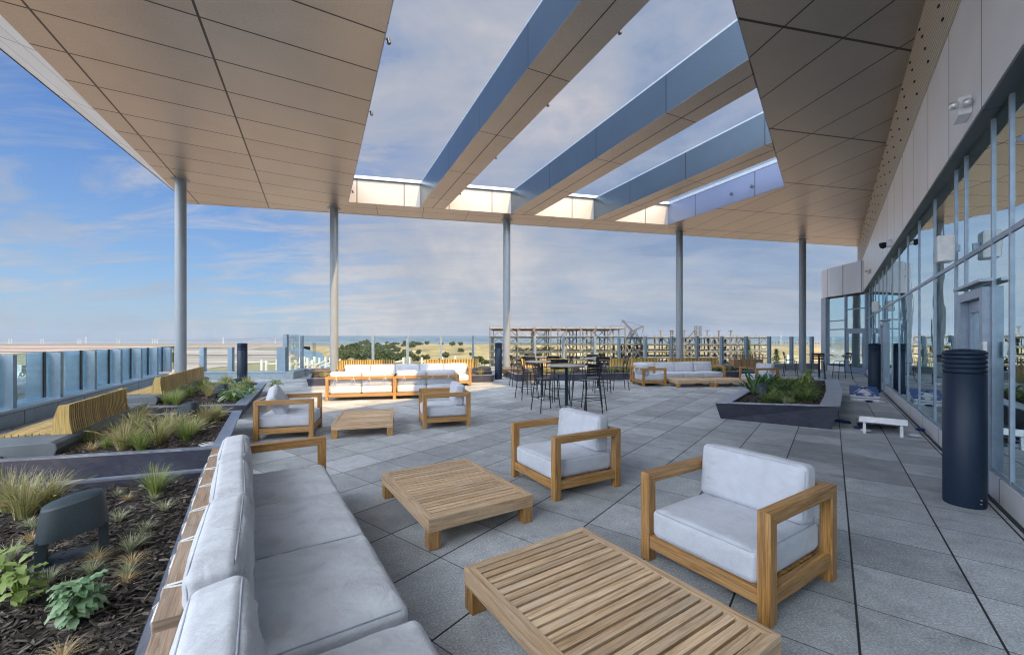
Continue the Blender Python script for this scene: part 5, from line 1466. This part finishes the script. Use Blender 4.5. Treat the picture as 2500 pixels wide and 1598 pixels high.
# trees on the hill
def tree_proto(seed, h, w, conifer=False):
    rnd = random.Random(seed); t = thing('hill_tree' if not conifer else 'conifer', '', 'tree')
    tr = MB()
    if not conifer:
        tr.tube([(0, 0, 0), (.2, .1, h*.25), (.1, 0, h*.5)], [h*.035, h*.028, h*.015], 7)
        for k in range(5):
            a = rnd.uniform(0, 6.28); tr.tube([(.1, 0, h*.3), (math.cos(a)*w*.25, math.sin(a)*w*.25, h*.6)], [h*.016, h*.006], 5)
    else: tr.tube([(0, 0, 0), (0, 0, h*.97)], [h*.02, h*.004], 7)
    tr.build('trunk', 'bark', t)
    m = MB()
    if not conifer:
        lobes = [(rnd.uniform(-.32, .32)*w, rnd.uniform(-.32, .32)*w, h*rnd.uniform(.42, .82), w*rnd.uniform(.16, .30)) for _ in range(9)]
        for (lx, ly, lz, lr) in lobes:
            for k in range(95):
                d = Vector((rnd.gauss(0, 1), rnd.gauss(0, 1), rnd.gauss(0, 1))).normalized()*lr*rnd.random()**.33; d.z *= .75
                p = Vector((lx, ly, lz))+d; s = lr*rnd.uniform(.12, .26)
                r = Matrix.Rotation(rnd.uniform(0, 6.28), 3, Vector((rnd.gauss(0, 1), rnd.gauss(0, 1), rnd.gauss(0, 1))).normalized())
                m.add([p+r @ Vector(q)*s for q in ((-1, -.6, 0), (1, -.7, .1), (.8, .7, 0), (-.7, .8, -.1))], [(0, 1, 2, 3)], [[(0, 0)]*4])
    else:
        for k in range(900):
            q = rnd.random()**.7; z = h*(.12+.86*q); rr = w*.5*(1-q)**.85*rnd.uniform(.5, 1.1)+.03; a = rnd.uniform(0, 6.28)
            p = Vector((math.cos(a)*rr, math.sin(a)*rr, z-rr*.15)); s = .05*h*rnd.uniform(.4, 1)
            r = Matrix.Rotation(a, 3, 'Z') @ Matrix.Rotation(rnd.uniform(-.3, .6), 3, 'Y')
            m.add([p+r @ Vector(qq)*s for qq in ((-1, -.25, 0), (.9, -.15, 0), (1.1, .15, 0), (-1, .25, .05))], [(0, 1, 2, 3)], [[(0, 0)]*4])
    m.build('crown', 'tree_leaf' if not conifer else 'conifer_leaf', t)
    return t
random.seed(77)
protos = [tree_proto(s, 11, 13) for s in (1, 2, 3, 4)]; usedp = set()
def put_tree(u, Y, s, lab, grp):
    k = random.randrange(4); x = (u-U0)/1000*Y; z = hillz(x, Y)-.3
    if k not in usedp: usedp.add(k); t = protos[k]
    else: t = copy_tree(protos[k])
    t.location = (x, Y, z); t.rotation_euler = (0, 0, random.uniform(0, 6.28)); t.scale = (s, s, s*random.uniform(.8, 1.1)); tag(t, lab, 'tree', grp)
for k in range(4): put_tree(830+k*40, 520+k*30, 1.0, 'dark oak in the dense wood on the near slope of the dry hill', 'oaks of the dense wood on the hill')
for k in range(100):
    u = random.triangular(796, 1040, 880); Y = random.uniform(450, 1000)
    put_tree(u, Y, random.uniform(.7, 1.25), 'dark oak in the dense wood on the near slope of the dry hill', 'oaks of the dense wood on the hill')
for k in range(26):
    put_tree(random.uniform(880, 1130), random.uniform(1050, 1250), random.uniform(.8, 1.3), 'small dark tree along the crest of the dry hill', 'trees along the hill crest')
for (u, Y, s, lab) in ((1125, 700, .9, 'lone round tree on the open dry slope'), (1170, 470, 1.0, 'bushy tree at the foot of the dry hill, just left of the scaffold'), (1183, 450, .8, 'smaller tree beside the scaffold corner'), (1088, 560, .9, 'tree in the middle of the dry slope behind the third windscreen post'), (1040, 520, .9, 'tree below the open slope, left of the middle'), (1018, 480, .8, 'tree at the lower edge of the wood'), (1075, 500, .6, 'small bush low on the dry slope'), (1150, 640, .5, 'small bush by the pale path on the slope')):
    put_tree(u, Y, s, lab, 'single trees on the dry slope')
for k in range(14): put_tree(random.uniform(1240, 1540), random.uniform(500, 900), random.uniform(.7, 1.1), 'distant tree seen through the scaffold of the steel frame', 'trees behind the steel frame')
cp = tree_proto(9, 9, 3.6, True)
cp.location = (41.3, 64, -8.5); cp['label'] = 'tall young conifer beyond the windscreen near the end of the steel frame'; cp['group'] = 'conifers beyond the windscreen'
g0 = dup(cp, (38.0, 66, -7.0), 1, 'conifer partly behind the windscreen post, left of the tall one')
g1 = dup(cp, (48.2, 72, -9.6), 2, 'shorter conifer right of the tall one'); g1.scale = (.8, .8, .8)
g2 = dup(cp, (46.4, 70, -10), 3, 'small conifer between the taller two'); g2.scale = (.6, .6, .6)

# ------------------------------------------------------------------ steel frame under construction
def rust(name, a, b3):
    def fn(t, bb):
        p = POS(t); t.set(bb.inputs['Base Color'], t.ramp(t.noise(p, .6, 4, .6), [(.35, a), (.65, b3)])); bb.inputs['Roughness'].default_value = .8
    return mat(name, fn=fn)
M['steel_brown'] = rust('primed_steel', (.05, .043, .04), (.13, .112, .098))
M['steel_pale'] = rust('galvanised_deck', (.11, .092, .078), (.24, .205, .175))
M['steel_dark'] = rust('dark_steel', (.03, .03, .032), (.075, .07, .068))
M['white_steel'] = rust('white_steel', (.33, .33, .31), (.46, .46, .44))
def px(u, v, Y): return Vector(((u-U0)/1000*Y, Y, CAMH-(v-V0)/1000*Y))
def frame_building(label, Yf, depth, us, floors, top_v, back_us=None, brace=(), stub=True, seed=1):
    rnd = random.Random(seed)
    x0 = px(us[0], 0, Yf).x; x1 = px(us[-1], 0, Yf).x
    t = thing('steel_frame_building', label, 'building', ((x0+x1)/2, Yf, GZ))
    zt = px(0, top_v, Yf).z; zf = [px(0, v, Yf).z for v in floors]
    X = [px(u, 0, Yf).x for u in us]
    rows = [0, depth*.33, depth*.66, depth]
    for x in X:
        for r in rows:
            m = MB(); m.box(x-.28, x+.28, Yf+r-.28, Yf+r+.28, GZ, zt if (r == 0 or rnd.random() < .8) else zf[1]); m.build('steel_column', 'steel_brown', t, world=True)
    for k, z in enumerate(zf):
        m = MB()
        for r in rows: m.box(x0, x1, Yf+r-.2, Yf+r+.2, z-.75, z-.2)
        for x in X: m.box(x-.2, x+.2, Yf, Yf+depth, z-.6, z-.2)
        for q in range(int((x1-x0)/2.5)): m.box(x0+q*2.5, x0+q*2.5+.2, Yf, Yf+depth, z-.42, z-.2)
        m.build('floor_beam', 'steel_brown', t, world=True)
        m = MB(); m.box(x0-.6, x1+.6, Yf-.5, Yf+depth*.95, z-.195, z+.12); m.build('floor_deck', 'steel_pale', t, world=True)
        m = MB()
        q = x0
        while q < x1: m.box(q-.06, q+.06, Yf-.45, Yf-.35, z+.12, z+1.25+rnd.uniform(-.1, .5)); q += rnd.uniform(1.2, 2.4)
        m.beam((x0, Yf-.4, z+1.1), (x1, Yf-.4, z+1.1), .05, .05)
        m.build('guard_rail', 'steel_pale', t, world=True)
    lev = [GZ]+sorted(zf)
    for (i, r) in brace:
        for k in range(len(lev)-1):
            if lev[k+1] < -14: continue
            xa, xb = X[i], X[i+1]; y = Yf+rows[r]-.35; mid = (xa+xb)/2
            up = rnd.random() < .5
            for a, b3 in (((xa, lev[k]), (mid, lev[k+1]-.5)), ((xb, lev[k]), (mid, lev[k+1]-.5))) if up else (((xa, lev[k+1]-.5), (mid, lev[k])), ((xb, lev[k+1]-.5), (mid, lev[k]))):
                m = MB(); m.beam((a[0], y, a[1]), (b3[0], y, b3[1]), .34, .34); m.build('brace', 'steel_pale', t, world=True)
    return t, X
A_us = [1196, 1230, 1263.6, 1305.8, 1345, 1382.5, 1416.7, 1454.6, 1490, 1526.5]
tA, XA = frame_building('tall brown steel frame with diagonal braces behind the bar tables', 230, 42, A_us, [800.5, 820.5, 838.5, 857.5, 877, 897], 797, brace=[(2, 0), (4, 0), (6, 0), (1, 2), (5, 2), (7, 3), (3, 1), (1, 0), (3, 3), (5, 1), (7, 1), (8, 2), (0, 3)], seed=2)
B_us = [1571, 1600, 1637, 1670, 1698, 1732.7, 1755.4, 1783, 1799, 1830, 1854, 1875.7]
tB, XB = frame_building('lower pale steel frame with T-headed columns at the right', 225, 38, B_us, [822.5, 840, 856, 871.5, 889], 820, brace=[(3, 0), (5, 0), (8, 0), (10, 0), (0, 1), (7, 2), (4, 2), (9, 1), (6, 0), (2, 1), (1, 3), (9, 3), (7, 0)], seed=5)
for u in (1613, 1638, 1643, 1671, 1698, 1727, 1755, 1784):
    m = MB(); p = px(u, 807, 230); m.box(p.x-.3, p.x+.3, 229.7, 230.3, 1, p.z); m.box(p.x-.95, p.x+.95, 229.5, 230.5, p.z-.1, p.z+.3)
    m.build('tall_column', 'steel_brown', tB, world=True)
def lattice(m, p, q, w, n, r=.12):
    p = Vector(p); q = Vector(q); d = (q-p); L = d.length; d.normalize(); s = d.cross(Vector((0, 1, 0))).normalized(); o = Vector((0, 1, 0))
    cs = [s*w/2+o*w/2, -s*w/2+o*w/2, -s*w/2-o*w/2, s*w/2-o*w/2]
    for c in cs: m.beam(p+c, q+c, r, r)
    for k in range(n):
        a = p+d*L*k/n; b3 = p+d*L*(k+1)/n
        for i in range(4): m.beam(a+cs[i], b3+cs[(i+1) % 4], r*.7, r*.7)
m = MB(); lattice(m, px(1704, 850, 232), px(1704, 795, 232), 2.6, 14, .2); m.build('stair_tower', 'steel_dark', tB, world=True)
m = MB()
for k in range(4):
    z0 = px(0, 871-k*16, 224).z; a = px(1682, 0, 224).x; b3 = px(1695, 0, 224).x
    m.beam((a, 224, z0), (b3, 224, z0+3.6), .9, .25)
m.build('stair_flight', 'steel_dark', tB, world=True)
tC, XC = frame_building('low middle steel frame joining the two larger frames', 232, 26, [1527.5, 1545, 1568], [839.5, 858, 876], 838, brace=[(0, 0), (1, 0)], seed=7)
# crane
cr = thing('lattice_crane', 'dark lattice crane with a raised crossed boom between the two steel frames', 'crane', (72, 245, GZ))
piv = px(1544.6, 808, 245)
m = MB(); lattice(m, px(1515, 870, 245), piv, 2.2, 18, .22); m.build('left_mast', 'steel_dark', cr, world=True)
m = MB(); lattice(m, px(1572, 870, 245), piv, 3.0, 16, .22); m.build('right_mast', 'steel_dark', cr, world=True)
m = MB(); lattice(m, piv, px(1519.3, 781.8, 245), .8, 12, .2); m.build('boom', 'steel_dark', cr, world=True)
m = MB(); lattice(m, piv, px(1570.5, 796, 245), .7, 10, .2); m.build('counter_boom', 'steel_dark', cr, world=True)
m = MB(); m.beam(px(1519.3, 781.8, 245), px(1570.5, 796, 245), .15, .15); m.beam(px(1570.5, 796, 245), px(1573, 823, 245), .15, .15); m.beam(px(1519, 782, 245), px(1515, 795, 245), .12, .12); m.beam(px(1570.5, 796, 245), px(1566, 823, 245), .15, .15); m.build('cable', 'steel_dark', cr, world=True)
# white steel posts and rails below, left of the sunlit sofas
def white_frame(label, Y, us, vt, rails, seed):
    t = thing('white_pipe_frame', label, 'frame', (px(us[0], 0, Y).x, Y, GZ), 0, 'white pipe frames below the terrace')
    for k, u in enumerate(us):
        p = px(u, vt[k], Y+k*2.0); MB().box(p.x-.22, p.x+.22, p.y-.22, p.y+.22, GZ, p.z).build('post', 'white_steel', t, world=True)
    for (k0, k1, v0, v1) in rails:
        a = px(us[k0], v0, Y+k0*2.0); b3 = px(us[k1], v1, Y+k1*2.0); m = MB(); m.beam(a, b3, .3, .3); m.build('rail', 'white_steel', t, world=True)
    return t
white_frame('white posts with one cross rail left of the tall windscreen post', 110, [639, 650, 676, 681], [878, 880, 877, 876], [(1, 2, 887, 887)], 1)
white_frame('white stepped pipe rails behind the windscreen left of the second column, nearest row', 95, [708, 722, 735, 751, 762, 768], [870, 878, 873, 873, 878, 872], [(0, 2, 888, 884), (1, 3, 897, 889), (2, 4, 893, 888), (3, 5, 895, 886)], 2)
white_frame('white stepped pipe rails nearest the second column', 100, [734, 743, 768, 780, 795, 806, 830, 860], [871, 870, 870, 873, 871, 872, 876, 878], [(0, 2, 889, 881), (2, 4, 891, 880), (1, 3, 897, 889), (3, 5, 893, 885), (4, 6, 893, 888), (6, 7, 888, 890)], 3)
white_frame('row of short white posts below the hill, behind the sunlit sofa', 105, [960, 985, 1030, 1080, 1112, 1000], [878, 872, 872, 870, 869, 871], [(0, 1, 884, 880), (2, 3, 882, 879)], 4)
white_frame('white posts at the right beyond the conifers', 120, [1922, 1925, 1890, 1960], [866, 866, 876, 876], [(2, 3, 880, 878)], 5)
# pylons
def pylon(u, Y, h, label, w=.16, arms=3):
    x = (u-U0)/1000*Y; t = thing('power_pylon', label, 'pylon', (x, Y, GZ), 0, 'far power pylons')
    m = MB()
    lattice(m, (x, Y, GZ), (x, Y, GZ+h), h*w*.6, 8, h*.008); m.build('tower', 'steel_dark' if Y < 1500 else 'white_steel', t, world=True)
    m = MB()
    for k in range(arms): z = GZ+h*(.98-.12*k); m.beam((x-h*.13, Y, z), (x+h*.13, Y, z), h*.012, h*.012)
    m.build('arm', 'steel_dark' if Y < 1500 else 'white_steel', t, world=True)
pylon(767, 620, 27, 'dark lattice pylon beside the channel, left of the second column')
for k, u in enumerate((22, 28, 100, 106, 190, 196, 210, 286, 292, 372, 378, 384, 545, 672)):
    pylon(u, 3600+60*(k % 3), 45 if u not in (210, 545) else 62, 'thin pale pylon standing far out on the salt flats')
# bridge far right
br = thing('viaduct', 'pale curving viaduct crossing the water beyond the conifers at the right', 'bridge', (1800, 2800, GZ))
m = MB(); pts = []
for k in range(24):
    u = 1880+k*7; Y = 2900+k*22; v = 833.2+1.5*(k/10)**1.4*.9; pts.append(px(u, v, Y))
for a, b3 in zip(pts[:-1], pts[1:]): m.beam(a, b3, 14, 3.2)
m.build('deck', 'steel_pale', br, world=True)
for p in pts: MB().box(p.x-2, p.x+2, p.y-2, p.y+2, GZ, p.z-1).build('pier', 'steel_pale', br, world=True)
pylon(1907, 2700, 66, 'tall pylon above the viaduct at the right')

# ------------------------------------------------------------------ air
hz = MB().box(-16500, 16500, -60, 17500, GZ-1.5, 330).build('haze', 'white'); hz['kind'] = 'stuff'
hm_ = bpy.data.materials.new('haze_air'); hm_.use_nodes = True; t = NT(hm_.node_tree)
for n in list(t.n):
    if n.type == 'BSDF_PRINCIPLED': t.n.remove(n)
pv = t.node('ShaderNodeVolumePrincipled'); pv.inputs['Color'].default_value = (.42, .52, .68, 1); pv.inputs['Density'].default_value = 2.6e-5; pv.inputs['Anisotropy'].default_value = .2
t.l.new(pv.outputs[0], t.n['Material Output'].inputs['Volume'])
hz.data.materials.clear(); hz.data.materials.append(hm_)

# ------------------------------------------------------------------ world, sun, camera
w = bpy.data.worlds.new('World'); S.world = w; w.use_nodes = True; t = NT(w.node_tree)
bg = t.n['Background']
SUNH = Vector((.5885, -.8237)); EL = 44.7
sky = t.node('ShaderNodeTexSky', sky_type='NISHITA'); sky.sun_disc = False; sky.sun_elevation = R(EL)
sky.sun_rotation = math.atan2(SUNH.x, SUNH.y); sky.altitude = 50; sky.air_density = 1.1; sky.dust_density = 1.2; sky.ozone_density = 1.5
dirv = t.node('ShaderNodeTexCoord').outputs['Generated']
sx = t.node('ShaderNodeSeparateXYZ'); t.l.new(dirv, sx.inputs[0])
zc = t.m('MAXIMUM', sx.outputs[2], .03)
pl_ = t.node('ShaderNodeCombineXYZ'); t.set(pl_.inputs[0], t.m('DIVIDE', sx.outputs[0], t.m('ADD', zc, .12))); t.set(pl_.inputs[1], t.m('DIVIDE', sx.outputs[1], t.m('ADD', zc, .12)))
streak = t.noise(t.mapping(pl_.outputs[0], (.6, 1.5, 1), (0, 0, -.55)), 1.6, 9, .66, .7)
puffs = t.noise(pl_.outputs[0], .55, 5, .6, .5)
az = t.m('DIVIDE', sx.outputs[0], t.m('MAXIMUM', sx.outputs[1], .05))      # -1 left .. 1 right across the view
right = t.m('MULTIPLY', t.m('ADD', az, .60), 2.4, clamp=True)              # thin overcast covers the right half of the sky
cov = t.m('ADD', t.m('MULTIPLY', t.ramp(streak, [(.44, 0), (.58, 1)]), .62), t.m('MULTIPLY', right, 1.0), clamp=True)
cov = t.m('MULTIPLY', cov, t.m('ADD', .45, t.m('MULTIPLY', puffs, 1.0)), clamp=True)
warm = t.ramp(t.m('ADD', t.m('MULTIPLY', streak, .22), t.m('MULTIPLY', t.noise(t.mapping(dirv, (1, 1, 2.0), (0, .35, 0), (.3, 0, .2)), 1.7, 8, .6, .4), .78)), [(.40, (.95, 1.22, 1.72)), (.47, (1.45, 1.62, 1.95)), (.54, (1.85, 1.88, 2.0)), (.62, (2.5, 2.35, 2.25))])
el = t.ramp(sx.outputs[2], [(0, (1.55, 1.95, 2.45)), (.13, (.95, 1.6, 2.6)), (.42, (.24, .78, 2.3)), (.8, (.8, 1.3, 2.3))])
skyb = t.mix(.3, el, t.mix(1, sky.outputs[0], (.30, .40, .52), 'MULTIPLY'))
front = t.vm('DOT_PRODUCT', dirv, (0, .94, .34))     # bright sky added behind and above the camera to light the shaded terrace
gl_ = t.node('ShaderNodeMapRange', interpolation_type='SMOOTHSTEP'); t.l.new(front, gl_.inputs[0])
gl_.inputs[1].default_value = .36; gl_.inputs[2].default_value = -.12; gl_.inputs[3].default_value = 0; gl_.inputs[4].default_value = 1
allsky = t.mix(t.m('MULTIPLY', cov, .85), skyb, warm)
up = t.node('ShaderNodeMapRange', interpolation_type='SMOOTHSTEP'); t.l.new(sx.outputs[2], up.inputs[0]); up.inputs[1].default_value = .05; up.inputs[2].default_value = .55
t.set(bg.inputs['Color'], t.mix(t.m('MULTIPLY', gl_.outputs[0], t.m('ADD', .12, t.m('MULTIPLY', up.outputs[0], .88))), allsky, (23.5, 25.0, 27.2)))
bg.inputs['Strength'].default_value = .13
sun = bpy.data.lights.new('sun', 'SUN'); sun.energy = 3.8; sun.angle = R(.53); sun.color = (1, .67, .31)
so = bpy.data.objects.new('sun', sun); C.objects.link(so)
sd = Vector((SUNH.x*math.cos(R(EL)), SUNH.y*math.cos(R(EL)), math.sin(R(EL))))
so.rotation_euler = sd.to_track_quat('Z', 'Y').to_euler(); so.location = (0, 0, 60)
cam = bpy.data.cameras.new('camera'); cam.lens = 36*F/2500; cam.sensor_width = 36; cam.shift_y = 32/2500; cam.clip_end = 90000; cam.clip_start = .05
co = bpy.data.objects.new('camera', cam); C.objects.link(co); co.location = (0, 0, CAMH); co.rotation_euler = (R(90), 0, 0); S.camera = co
S.view_settings.view_transform = 'Standard'; S.view_settings.look = 'None'; S.view_settings.gamma = 1; S.view_settings.exposure = 1.08
S.cycles.denoising_prefilter = 'ACCURATE'; S.cycles.pixel_filter_type = 'BLACKMAN_HARRIS'; S.cycles.filter_width = 1.15
S.cycles.max_bounces = 8; S.cycles.transparent_max_bounces = 16
